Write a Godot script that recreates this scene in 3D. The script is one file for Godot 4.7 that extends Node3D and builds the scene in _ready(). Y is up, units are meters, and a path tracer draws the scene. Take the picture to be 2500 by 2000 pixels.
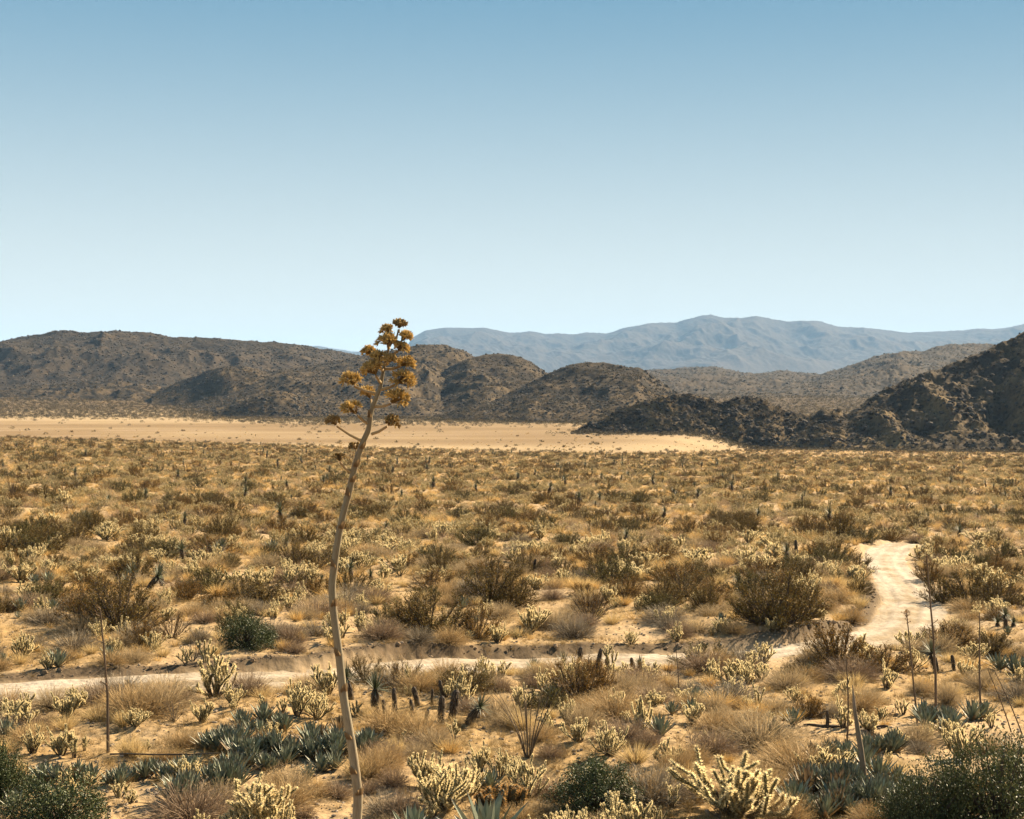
extends Node3D
# A desert plain of scrub and cactus, a dry lake bed, rocky hills and hazy mountains, seen past a tall dead agave flower stalk.

const F := 3732.0          # focal length in units of the photograph's 2500 x 2000 grid
const YH := 945.0          # row of the true horizon
const EYE := 5.0           # camera height over the ground below it
const PLAYA := -12.8       # level of the dry lake bed
const SUN_AZ := 48.0
const SUN_EL := 34.0
const EXPOSURE := 4.8

var wave := FastNoiseLite.new()
var ripple := FastNoiseLite.new()
var grit := FastNoiseLite.new()
var patchy := FastNoiseLite.new()
var ridged := FastNoiseLite.new()
var road := Curve2D.new()
var road_length := 0.0
var mats := {}
var names_used := {}
var labels_used := {}
var taken := []            # [Vector2, radius] of the plants placed by hand
var cells := {}
var forms := {}
var rng := RandomNumberGenerator.new()


func _ready():
	# ---- camera, sky, sun, exposure
	var cam := Camera3D.new()
	cam.name = "camera"
	cam.fov = rad_to_deg(2.0 * atan(1000.0 / F))
	cam.near = 0.5
	cam.far = 30000.0
	cam.position = Vector3(0, EYE, 0)
	cam.rotation.x = -atan((1000.0 - YH) / F)
	add_child(cam)
	cam.current = true
	var env := Environment.new()
	env.background_mode = Environment.BG_SKY
	env.sky = Sky.new()
	env.sky.sky_material = make_sky()
	env.tonemap_mode = Environment.TONE_MAPPER_LINEAR
	env.tonemap_exposure = EXPOSURE
	env.fog_enabled = true
	env.fog_density = 0.000037
	env.fog_light_color = Color(0.58, 0.75, 0.93)
	env.sdfgi_enabled = true
	env.ssao_enabled = true
	env.ssil_enabled = true
	var we := WorldEnvironment.new()
	we.name = "world_environment"
	we.environment = env
	add_child(we)
	var sun := DirectionalLight3D.new()
	sun.name = "sun"
	sun.light_energy = 1.6
	sun.light_color = Color(1.0, 0.91, 0.77)
	sun.light_angular_distance = 0.5
	sun.shadow_enabled = true
	sun.rotation_degrees = Vector3(-SUN_EL, 180.0 - SUN_AZ, 0)
	add_child(sun)

	setup_noise()
	setup_materials()
	setup_road()
	build_ground()
	build_road()
	build_hills()
	build_flower_stalk()
	build_forms()
	place_by_hand()
	scatter_plain()
	scatter_small()


# ------------------------------------------------------------------ sky

func make_sky() -> PanoramaSkyMaterial:
	var w := 512
	var h := 256
	var im := Image.create(w, h, false, Image.FORMAT_RGBAF)
	var s := sun_dir()
	for j in h:
		var el := PI * (0.5 - (j + 0.5) / h)
		for i in w:
			var az := TAU * ((i + 0.5) / w - 0.5)
			var e := maxf(rad_to_deg(el), 0.0)
			var k := exp(-pow(e / 12.0, 1.7))
			var base := Vector3(0.01 + 0.70 * pow(k, 1.15), 0.168 + 0.58 * k, 0.36 + 0.35 * k)
			var to := Vector3(sin(az) * cos(el), sin(maxf(el, 0.0)), -cos(az) * cos(el)).normalized()
			var ang := rad_to_deg(acos(clampf(to.dot(s), -1, 1)))
			var c := base + Vector3(1.9, 1.75, 1.5) * exp(-ang / 18.5)
			c *= 1.19 / EXPOSURE
			im.set_pixel(i, j, Color(c.x, c.y, c.z))
	var m := PanoramaSkyMaterial.new()
	m.panorama = ImageTexture.create_from_image(im)
	return m


func sun_dir() -> Vector3:
	var a := deg_to_rad(SUN_AZ)
	var e := deg_to_rad(SUN_EL)
	return Vector3(sin(a) * cos(e), sin(e), -cos(a) * cos(e))


# ------------------------------------------------------------------ helpers

func setup_noise():
	for p in [[wave, 11, 1.0 / 17.0, 3], [ripple, 12, 1.0 / 2.4, 3], [grit, 13, 1.0 / 0.4, 2], [patchy, 14, 1.0 / 9.0, 4], [ridged, 15, 1.0 / 100.0, 5]]:
		var n: FastNoiseLite = p[0]
		n.seed = p[1]
		n.frequency = p[2]
		n.noise_type = FastNoiseLite.TYPE_SIMPLEX_SMOOTH
		n.fractal_octaves = p[3]
	ridged.fractal_type = FastNoiseLite.FRACTAL_RIDGED


func lin(r: float, g: float, b: float) -> Color:
	return Color(r, g, b).linear_to_srgb()


func noise_tex(seed_: int, freq: float, lo: float, hi: float, octaves := 4, size := 512, cellular := false) -> NoiseTexture2D:
	var n := FastNoiseLite.new()
	n.seed = seed_
	n.frequency = freq
	n.noise_type = FastNoiseLite.TYPE_CELLULAR if cellular else FastNoiseLite.TYPE_SIMPLEX_SMOOTH
	n.fractal_octaves = octaves
	var t := NoiseTexture2D.new()
	t.width = size
	t.height = size
	t.seamless = true
	t.noise = n
	var g := Gradient.new()
	g.set_color(0, Color(lo, lo, lo))
	g.set_color(1, Color(hi, hi, hi))
	t.color_ramp = g
	return t


func normal_tex(seed_: int, freq: float, strength: float, octaves := 4) -> NoiseTexture2D:
	var n := FastNoiseLite.new()
	n.seed = seed_
	n.frequency = freq
	n.fractal_octaves = octaves
	var t := NoiseTexture2D.new()
	t.width = 512
	t.height = 512
	t.seamless = true
	t.as_normal_map = true
	t.bump_strength = strength
	t.noise = n
	return t


func leafy(called: String, tint: Color, back: float, rough := 0.8, spec := 0.3) -> StandardMaterial3D:
	var m := StandardMaterial3D.new()
	m.resource_name = called
	m.vertex_color_use_as_albedo = true
	m.albedo_color = (tint.srgb_to_linear() * 0.45).linear_to_srgb()
	m.albedo_color.a = 1.0
	m.roughness = rough
	m.metallic_specular = spec
	m.cull_mode = BaseMaterial3D.CULL_DISABLED
	if back > 0:
		m.backlight_enabled = true
		m.backlight = Color(back, back, back)
	mats[called] = m
	return m


func setup_materials():
	var g := leafy("ground", Color.WHITE, 0, 0.95, 0.15)
	g.albedo_texture = noise_tex(3, 0.02, 0.80, 1.12, 5)
	g.uv1_triplanar = true
	g.uv1_world_triplanar = true
	g.uv1_scale = Vector3(0.45, 0.45, 0.45)
	g.normal_enabled = true
	g.normal_texture = normal_tex(4, 0.03, 5.0)
	g.normal_scale = 0.7
	var h := leafy("hill", Color.WHITE, 0, 0.95, 0.15)
	h.albedo_texture = noise_tex(5, 0.03, 0.55, 1.3, 5)
	h.uv1_triplanar = true
	h.uv1_world_triplanar = true
	h.uv1_scale = Vector3(0.045, 0.045, 0.045)
	var a := leafy("mountain", Color.WHITE, 0, 0.95, 0.1)
	a.albedo_texture = noise_tex(6, 0.02, 0.7, 1.2, 5)
	a.uv1_triplanar = true
	a.uv1_world_triplanar = true
	a.uv1_scale = Vector3(0.004, 0.004, 0.004)
	leafy("rock", Color.WHITE, 0, 0.9, 0.2)
	leafy("wood", Color.WHITE, 0, 0.85, 0.25)
	leafy("olive", Color.WHITE, 0.55)
	leafy("olive_gold", lin(1.25, 1.05, 0.85), 0.6)
	leafy("olive_green", lin(0.8, 0.98, 1.0), 0.5)
	leafy("dry", lin(1.45, 1.45, 1.45), 0.8)
	leafy("dry_grey", lin(1.04, 1.13, 1.38), 0.4)
	leafy("dry_gold", lin(1.71, 1.57, 1.30), 0.6)
	leafy("dry_mauve", lin(1.10, 1.02, 1.12), 0.5)
	leafy("spine", lin(1.7, 1.7, 1.7), 1.1, 0.6, 0.4)
	leafy("cactus", Color.WHITE, 0, 0.7, 0.3)
	leafy("sword", Color.WHITE, 0.5, 0.6, 0.3)
	leafy("sword_blue", Color.WHITE, 0.35, 0.55, 0.35)
	leafy("gloss", Color.WHITE, 0.55, 0.55, 0.28)
	leafy("bloom", lin(1.7, 1.7, 1.7), 1.0, 0.8, 0.2)
	var s := leafy("stalk", Color.WHITE, 0, 0.65, 0.35)
	s.albedo_texture = noise_tex(8, 0.03, 0.72, 1.15, 4)
	s.uv1_scale = Vector3(3, 0.35, 1)
	s.normal_enabled = true
	s.normal_texture = normal_tex(9, 0.05, 3.0)
	s.normal_scale = 0.35


class Shape:
	var v := PackedVector3Array()
	var c := PackedColorArray()

	func tri(a: Vector3, b: Vector3, d: Vector3, col: Color, tip := Color(-1, 0, 0)) -> void:
		v.push_back(a)
		v.push_back(b)
		v.push_back(d)
		c.push_back(col)
		c.push_back(col)
		c.push_back(col if tip.r < 0 else tip)

	func quad(a: Vector3, b: Vector3, d: Vector3, e: Vector3, col: Color, far := Color(-1, 0, 0)) -> void:
		var f := col if far.r < 0 else far
		for p in [a, b, d, a, d, e]:
			v.push_back(p)
		for p in [col, col, f, col, f, f]:
			c.push_back(p)

	func stick(a: Vector3, b: Vector3, ra: float, rb: float, col: Color, sides := 3, far := Color(-1, 0, 0)) -> void:
		var dir := (b - a).normalized()
		var x := dir.cross(Vector3(0.31, 0.22, 0.93) if absf(dir.z) < 0.8 else Vector3(1, 0.1, 0)).normalized()
		var y: Vector3 = dir.cross(x)
		for i in sides:
			var p := TAU * i / sides
			var q := TAU * (i + 1) / sides
			var u := x * cos(p) + y * sin(p)
			var w := x * cos(q) + y * sin(q)
			quad(a + u * ra, a + w * ra, b + w * rb, b + u * rb, col, far)

	func tube(pts: Array, radii: Array, sides: int, cols: Array, cap := true) -> void:
		var n := pts.size()
		var x := Vector3.ZERO
		var rings := []
		for i in n:
			var dir: Vector3 = (pts[mini(i + 1, n - 1)] - pts[maxi(i - 1, 0)]).normalized()
			if i == 0:
				x = dir.cross(Vector3(0.31, 0.22, 0.93) if absf(dir.z) < 0.8 else Vector3(1, 0.1, 0)).normalized()
			x = (x - dir * x.dot(dir)).normalized()
			var y: Vector3 = dir.cross(x)
			var ring := []
			for k in sides:
				var p := TAU * k / sides
				ring.append(pts[i] + (x * cos(p) + y * sin(p)) * radii[i])
			rings.append(ring)
		for i in n - 1:
			for k in sides:
				var l := (k + 1) % sides
				quad(rings[i][k], rings[i][l], rings[i + 1][l], rings[i + 1][k], cols[i], cols[i + 1])
		if cap:
			for k in sides:
				tri(rings[n - 1][k], rings[n - 1][(k + 1) % sides], pts[n - 1], cols[n - 1])

	func blade(base: Vector3, dir: Vector3, side: Vector3, length: float, width: float, bend: Vector3, segs: int, col: Color, tip: Color) -> void:
		var pl := base - side * width * 0.5
		var pr := base + side * width * 0.5
		for i in segs:
			var t := (i + 1.0) / segs
			var mid := base + dir * length * t + bend * t * t
			var w := width * (1.0 - t * t) if segs > 1 else 0.0
			var ca := col.lerp(tip, float(i) / segs)
			var cb := col.lerp(tip, t)
			if i == segs - 1:
				tri(pl, pr, mid, ca, cb)
			else:
				var nl := mid - side * w * 0.5
				var nr := mid + side * w * 0.5
				quad(pl, pr, nr, nl, ca, cb)
				pl = nl
				pr = nr

	func add_to(mesh: ArrayMesh, mat: Material) -> void:
		var arr := []
		arr.resize(Mesh.ARRAY_MAX)
		arr[Mesh.ARRAY_VERTEX] = v
		arr[Mesh.ARRAY_COLOR] = c
		mesh.add_surface_from_arrays(Mesh.PRIMITIVE_TRIANGLES, arr)
		mesh.surface_set_material(mesh.get_surface_count() - 1, mat)

	func mesh(mat: Material) -> ArrayMesh:
		var m := ArrayMesh.new()
		add_to(m, mat)
		return m


func numbered(called: String) -> String:
	if not names_used.has(called):
		names_used[called] = 0
		return called
	names_used[called] += 1
	return "%s_%03d" % [called, names_used[called]]


func tag(o: Node, label: String, category := "", group := "", kind := ""):
	if label:
		o.set_meta("label", label)
	if category:
		o.set_meta("category", category)
	if group:
		o.set_meta("group", group)
	if kind:
		o.set_meta("kind", kind)


func thing(called: String, label: String, category: String, at := Vector3.ZERO, group := "") -> Node3D:
	var o := Node3D.new()
	o.name = numbered(called)
	add_child(o, true)
	o.position = at
	tag(o, label, category, group)
	return o


func piece(called: String, mesh: Mesh, parent: Node, at := Vector3.ZERO) -> MeshInstance3D:
	var o := MeshInstance3D.new()
	o.name = called if parent != self else numbered(called)
	o.mesh = mesh
	parent.add_child(o, true)
	o.position = at
	return o


func mass(called: String, mesh: Mesh, places: Array, tints: Array, label: String) -> MultiMeshInstance3D:
	var mm := MultiMesh.new()
	mm.transform_format = MultiMesh.TRANSFORM_3D
	mm.use_colors = true
	mm.mesh = mesh
	mm.instance_count = places.size()
	for i in places.size():
		mm.set_instance_transform(i, places[i])
		mm.set_instance_color(i, tints[i])
	var o := MultiMeshInstance3D.new()
	o.name = numbered(called)
	o.multimesh = mm
	add_child(o, true)
	tag(o, label, "", "", "stuff")
	return o


func rr(a: float, b: float) -> float:
	return rng.randf_range(a, b)


func jitter(col: Color, by: float) -> Color:
	var k := 1.0 + rr(-by, by)
	return Color(col.r * k * (1 + rr(-by, by) * 0.3), col.g * k, col.b * k * (1 + rr(-by, by) * 0.3))


func sphere_dir() -> Vector3:
	var z := rr(-1, 1)
	var a := rr(0, TAU)
	var s := sqrt(1 - z * z)
	return Vector3(s * cos(a), z, s * sin(a))


func tilted(az: float, tilt: float) -> Vector3:
	return Vector3(cos(az) * sin(tilt), cos(tilt), sin(az) * sin(tilt))


# ------------------------------------------------------------------ the lie of the land

func setup_road():
	var pix := [[-140, 1690], [0, 1686], [200, 1681], [420, 1673], [600, 1664], [760, 1652], [900, 1638], [1080, 1618], [1250, 1606], [1450, 1598], [1600, 1593], [1750, 1588], [1900, 1580], [2030, 1570], [2130, 1553], [2195, 1525], [2226, 1488], [2222, 1450], [2196, 1415], [2170, 1388], [2158, 1364], [2166, 1345], [2192, 1330], [2240, 1318], [2330, 1308]]
	for p in pix:
		var q := plain_point(p[0], p[1])
		road.add_point(Vector2(q.x, q.z))
	for i in range(1, pix.size() - 1):
		var t := (road.get_point_position(i + 1) - road.get_point_position(i - 1)) * 0.17
		road.set_point_in(i, -t)
		road.set_point_out(i, t)
	road.bake_interval = 0.4
	road_length = road.get_baked_length()


func ray(px: float, py: float) -> Vector3:
	return Vector3((px - 1250.0) / F, (1000.0 - py) / F, -1.0).rotated(Vector3.RIGHT, -atan((1000.0 - YH) / F))


func plain_point(px: float, py: float) -> Vector3:
	# where the ray meets the bare slope, without its small bumps
	var d := ray(px, py)
	var lo := 4.0
	var hi := 2000.0
	for i in 60:
		var t := (lo + hi) / 2
		if EYE + d.y * t > slope_height(d.x * t, d.z * t):
			lo = t
		else:
			hi = t
	return Vector3(d.x, d.y, d.z) * lo + Vector3(0, EYE, 0)


func ground_point(px: float, py: float) -> Vector3:
	var p := plain_point(px, py)
	p.y = ground_height(p.x, p.z)
	return p


func slope_height(x: float, z: float) -> float:
	var d := clampf(-z, -30.0, 3000.0)
	var xs := clampf(x, -260.0, 260.0)
	var k := lerpf(0.025, 0.010, smoothstep(-4.0, 4.0, xs))
	var fan := -0.0305 * d - k * xs
	var u := x / maxf(d, 1.0)
	var edge := 405.0 + 55.0 * clampf(-u / 0.33, 0, 1) + 185.0 * smoothstep(0.075, 0.19, u)
	var h := lerpf(fan, PLAYA, smoothstep(edge, edge + 120.0, d))
	var q := maxf(0.0, -z - 930.0)
	q = minf(q, 2000.0) + maxf(0.0, q - 2000.0) * 0.4
	return h + lerpf(0.036, 0.017, smoothstep(-0.12, 0.12, u)) * q * q / (q + 130.0)


func road_at(x: float, z: float) -> Vector3:
	# (signed distance, left of the way it runs is positive; offset along it; 1 where it counts)
	if z > -18.0 or z < -110.0:
		return Vector3(99, 0, 0)
	var p := Vector2(x, z)
	var o := road.get_closest_offset(p)
	var q := road.sample_baked(o)
	var dist := p.distance_to(q)
	if dist > 9.0:
		return Vector3(99, o, 0)
	var t := (road.sample_baked(minf(o + 0.3, road_length)) - road.sample_baked(maxf(o - 0.3, 0))).normalized()
	var side := t.x * (p.y - q.y) - t.y * (p.x - q.x)
	return Vector3(dist if side < 0 else -dist, o, 1)


func half_width(o: float) -> float:
	return lerpf(0.98, 0.95, smoothstep(38.0, 50.0, o)) * lerpf(1.0, 0.45, smoothstep(road_length - 9.0, road_length - 2.0, o)) + 0.12 * wave.get_noise_2d(o * 6.0, 50)


func bank_height(o: float) -> float:
	return 0.17 * (1.0 - smoothstep(36.0, 44.0, o)) * clampf(0.6 + 1.7 * wave.get_noise_2d(o * 1.6, 9), 0.0, 1.4)


func ground_height(x: float, z: float, under_road := false) -> float:
	var d := -z
	var h := slope_height(x, z)
	var calm := 1.0 - 0.8 * smoothstep(380.0, 480.0, d)
	h += 0.30 * calm * wave.get_noise_2d(x, z)
	var r := road_at(x, z)
	var rough := 1.0
	if r.z > 0:
		var w := half_width(r.y)
		var s := r.x
		var wob := 0.42 * wave.get_noise_2d(x * 2.2, z * 2.2)
		if s >= 0:
			var up := smoothstep(w + 0.03 + wob, w + 0.26 + wob, s)
			h += bank_height(r.y) * up * (1.0 - smoothstep(w + 1.0, w + 6.0, s)) - 0.10 * (1.0 - up)
		else:
			h -= 0.10 * (1.0 - smoothstep(w, w + 1.6, -s))
		rough = smoothstep(w - 0.3, w + 0.5, absf(s))
		if under_road:
			h -= 0.09 * (1.0 - smoothstep(w - 0.35, w - 0.05, absf(s)))
	h += 0.075 * calm * ripple.get_noise_2d(x, z) * (0.25 + 0.75 * rough)
	if d < 70.0:
		h += 0.032 * grit.get_noise_2d(x, z) * rough
	return h


func build_ground():
	var radii := [0.5, 4.0, 8.0, 11.0, 14.0, 16.0]
	var r := 17.0
	while r < 16000.0:
		radii.append(r)
		r += minf(r * r * 0.00019, r * (0.022 if r < 1000.0 else 0.04))
	var angles := []
	var a := -180.0
	while a < 180.0:
		angles.append(a)
		a += 0.062 if absf(a) < 20.6 else 0.5 if absf(a) < 30.0 else 7.0 if absf(a) < 170.0 else 5.0
	angles.append(180.0)
	var nc := angles.size()
	var nr := radii.size()
	var v := PackedVector3Array()
	var c := PackedColorArray()
	v.resize(nc * nr)
	c.resize(nc * nr)
	var sand := Color(0.60, 0.44, 0.265)
	var gold := Color(0.50, 0.335, 0.15)
	var pale := Color(0.64, 0.50, 0.34)
	for j in nr:
		for i in nc:
			var t := deg_to_rad(angles[i])
			var x: float = sin(t) * radii[j]
			var z: float = -cos(t) * radii[j]
			v[j * nc + i] = Vector3(x, ground_height(x, z, true), z)
			var d := -z
			var n := patchy.get_noise_2d(x, z) + 0.6 * ripple.get_noise_2d(x * 1.4, z * 1.4)
			var litter := clampf(0.36 + n * 0.75 + 0.25 * (1.0 - smoothstep(34.0, 60.0, d)), 0, 1)
			litter = maxf(litter, 0.55 * smoothstep(60.0, 190.0, d) * (0.75 + 0.5 * n))
			var col := sand.lerp(gold, clampf(litter, 0, 0.9))
			if d > 17.0 and d < 110.0:
				var rd := road_at(x, z)
				if rd.z > 0:
					var hw := half_width(rd.y)
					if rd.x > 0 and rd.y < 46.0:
						col = col.lerp(Color(0.065, 0.040, 0.021), 0.95 * smoothstep(hw - 0.25, hw + 0.1, rd.x) * (1.0 - smoothstep(hw + 0.35, hw + 0.75, rd.x)) * (1.0 - smoothstep(38.0, 46.0, rd.y)))  # shade of the bank face painted into the ground colour as a dark band
					col = col.lerp(pale, (0.2 if rd.x > hw else 0.45) * (1.0 - smoothstep(0.8, 3.6, absf(rd.x) + 0.9 * n)))
			if d > 380.0:
				var u := x / d
				var e := 405.0 + 55.0 * clampf(-u / 0.33, 0, 1) + 185.0 * smoothstep(0.075, 0.19, u)
				var open := smoothstep(e - 10, e + 50, d)
				var streak := wave.get_noise_2d(x * 0.06, z * 0.25)
				var bed := Color(0.56, 0.42, 0.245).lerp(Color(0.34, 0.232, 0.122), clampf(smoothstep(420.0, 520.0, d) * (1.0 - smoothstep(690.0, 830.0, d)) * (1.0 - smoothstep(0.02, 0.12, u)) + 0.9 * streak - 0.1, 0, 1))
				bed = bed.lerp(Color(0.52, 0.39, 0.25), clampf(2.5 * (wave.get_noise_2d(x * 0.05 + 90, z * 0.5) - 0.28), 0, 0.7))
				col = col.lerp(bed, open)
				col = col.lerp(Color(0.135, 0.092, 0.05).lerp(Color(0.24, 0.172, 0.095), smoothstep(-0.12, -0.2, u)), smoothstep(lerpf(960.0, 820.0, smoothstep(-0.2, -0.05, u)), 1080.0, d))
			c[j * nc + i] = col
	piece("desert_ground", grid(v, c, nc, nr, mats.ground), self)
	tag(get_child(-1), "sandy desert ground with dry lake bed beyond the scrub", "", "", "structure")


func grid(v: PackedVector3Array, c: PackedColorArray, nc: int, nr: int, mat: Material) -> ArrayMesh:
	var idx := PackedInt32Array()
	idx.resize((nc - 1) * (nr - 1) * 6)
	var k := 0
	for j in nr - 1:
		for i in nc - 1:
			var p := j * nc + i
			idx[k] = p
			idx[k + 1] = p + nc
			idx[k + 2] = p + 1
			idx[k + 3] = p + 1
			idx[k + 4] = p + nc
			idx[k + 5] = p + nc + 1
			k += 6
	var up := 0.0
	for q in 40:
		var p := (nr - 2) / 40 * q * nc + nc / 2
		up += (v[p + nc] - v[p]).cross(v[p + 1] - v[p]).y
	if up > 0.0:
		for q in range(0, idx.size(), 3):
			var t := idx[q]
			idx[q] = idx[q + 1]
			idx[q + 1] = t
	var n := PackedVector3Array()
	n.resize(v.size())
	for j in nr:
		for i in nc:
			var x := v[j * nc + mini(i + 1, nc - 1)] - v[j * nc + maxi(i - 1, 0)]
			var z := v[mini(j + 1, nr - 1) * nc + i] - v[maxi(j - 1, 0) * nc + i]
			var m := x.cross(z).normalized()
			n[j * nc + i] = m if m.y > 0 else -m
	var arr := []
	arr.resize(Mesh.ARRAY_MAX)
	arr[Mesh.ARRAY_VERTEX] = v
	arr[Mesh.ARRAY_NORMAL] = n
	arr[Mesh.ARRAY_COLOR] = c
	arr[Mesh.ARRAY_INDEX] = idx
	var mesh := ArrayMesh.new()
	mesh.add_surface_from_arrays(Mesh.PRIMITIVE_TRIANGLES, arr)
	mesh.surface_set_material(0, mat)
	return mesh


func build_road():
	var across := 30
	var along := int(road_length / 0.16)
	var v := PackedVector3Array()
	var c := PackedColorArray()
	for j in along + 1:
		var o := road_length * j / along
		var p := road.sample_baked(o)
		var t := (road.sample_baked(minf(o + 0.3, road_length)) - road.sample_baked(maxf(o - 0.3, 0))).normalized()
		var left := Vector2(t.y, -t.x)
		var w := half_width(o) + 0.06
		for i in across + 1:
			var s := lerpf(-w, w, float(i) / across)
			var q := p + left * s
			var y := ground_height(q.x, q.y)
			var wander := 0.16 * wave.get_noise_2d(o * 1.2, 3)
			var rut := 0.0
			for m in [-0.55, 0.55, -0.2, 0.75]:
				rut += exp(-pow((s - m - wander * (1.0 + m)) / 0.11, 2)) * (0.6 + 0.5 * wave.get_noise_2d(o * 2.0, m * 40))
			y += -0.06 * rut + 0.012 * ripple.get_noise_2d(q.x * 3, q.y * 3)
			if s > w * 0.35:
				var inner := p + left * w * 0.35
				y = minf(y, ground_height(inner.x, inner.y) + 0.02)
			y -= 0.10 * smoothstep(w - 0.12, w, absf(s))
			v.push_back(Vector3(q.x, y + 0.012, q.y))
			var n := ripple.get_noise_2d(q.x * 1.3, q.y * 1.3)
			var mid := exp(-pow((s - wander) / 0.22, 2))
			c.push_back(Color(0.67, 0.585, 0.47).lerp(Color(0.40, 0.31, 0.20), clampf(0.18 + n * 0.7 + mid * 0.5 + 0.45 * rut * (0.6 + wave.get_noise_2d(o * 5.0, s * 30.0)) + 0.45 * smoothstep(w * 0.55, w, absf(s)) + 0.5 * wave.get_noise_2d(o * 1.5, s * 4.0 + 70.0), 0, 1)))
	piece("dirt_road", grid(v, c, across + 1, along + 1, mats.ground), self)
	tag(get_child(-1), "pale sandy track winding through the scrub", "", "", "structure")


# ------------------------------------------------------------------ hills

func along_line(line: Array, x: float, k: int) -> float:
	if x <= line[0][0]:
		return line[0][k]
	for i in range(1, line.size()):
		if x <= line[i][0]:
			var t: float = (x - line[i - 1][0]) / (line[i][0] - line[i - 1][0])
			return lerpf(line[i - 1][k], line[i][k], t)
	return line[-1][k]


func smooth_line(line: Array, x: float, k: int, w: float) -> float:
	return (along_line(line, x - w, k) + 2.0 * along_line(line, x, k) + along_line(line, x + w, k)) / 4.0


func hill(called: String, label: String, crest: Array, foot: Array, nc: int, nr: int, o: Dictionary) -> Dictionary:
	# crest: [column, row, distance]; foot: [column, distance]
	var x0: float = crest[0][0]
	var x1: float = crest[-1][0]
	var back := int(nr * 0.5)
	var rows := nr + back
	var v := PackedVector3Array()
	var c := PackedColorArray()
	v.resize(nc * rows)
	c.resize(nc * rows)
	var soil: Color = o.soil
	var rock: Color = o.rock
	for i in nc:
		var px := lerpf(x0, x1, float(i) / (nc - 1))
		var u := (px - 1250.0) / F
		var dist := smooth_line(crest, px, 2, 12)
		var top := EYE + (YH - smooth_line(crest, px, 1, o.get("smooth", 8.0))) / F * dist
		var near := smooth_line(foot, px, 1, 12)
		var deep := dist - near
		for j in rows:
			var t := float(j) / (nr - 1)
			var d := near + deep * t
			if t > 1.0:
				d = dist + (t - 1.0) * 2.0 * deep * 1.1
			var x := u * d
			var low := slope_height(x, -d) - 1.5
			var rise := maxf(top - low, 0.0)
			var f := pow(t, float(o.get("power", 1.0))) if t <= 1.0 else 1.0 - smoothstep(0.0, 0.55, t - 1.0)
			var env := sin(PI * minf(t, 1.0)) * (1.0 if t <= 1.0 else 0.0) + (0.1 if t > 0.08 else 0.0)
			var l: float = o.spur
			var rg := ridged.get_noise_2d(x * 100.0 / l, -d * 55.0 / l)
			var y: float = low + rise * f + rise * o.get("spur_amp", 0.16) * env * (rg - 0.25)
			var e2 := minf(1.0, t * 5.0)
			var lump: float = o.lump
			y += e2 * o.get("lump_amp", 0.12) * lump * wave.get_noise_2d(x * 17.0 / lump, -d * 17.0 / lump)
			y += e2 * o.get("rough", 1.0) * ripple.get_noise_2d(x * 0.3, -d * 0.3)
			if rise < 1.0:
				y -= (1.0 - rise) * 3.0
			v[j * nc + i] = Vector3(x, y, -d)
			var n := patchy.get_noise_2d(x * 0.35, -d * 0.35) + 0.5 * rg - 0.1
			var k := clampf(0.5 + n * 0.9 - 0.3 * t, 0, 1)
			c[j * nc + i] = rock.lerp(soil, k)
	piece(called, grid_facing(v, c, nc, rows, o.mat), self)
	tag(get_child(-1), label, "", "", "structure")
	return {"v": v, "nc": nc, "nr": nr}


func grid_facing(v: PackedVector3Array, c: PackedColorArray, nc: int, nr: int, mat: Material) -> ArrayMesh:
	return grid(v, c, nc, nr, mat)


func on_hill(h: Dictionary, lowest: float, highest: float) -> Vector3:
	var i: int = rng.randi_range(1, h.nc - 2)
	var j := int(clampf(rr(lowest, highest) * h.nr, 1, h.nr + 2))
	return h.v[j * h.nc + i] + Vector3(rr(-1, 1), 0, rr(-1, 1))


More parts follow.
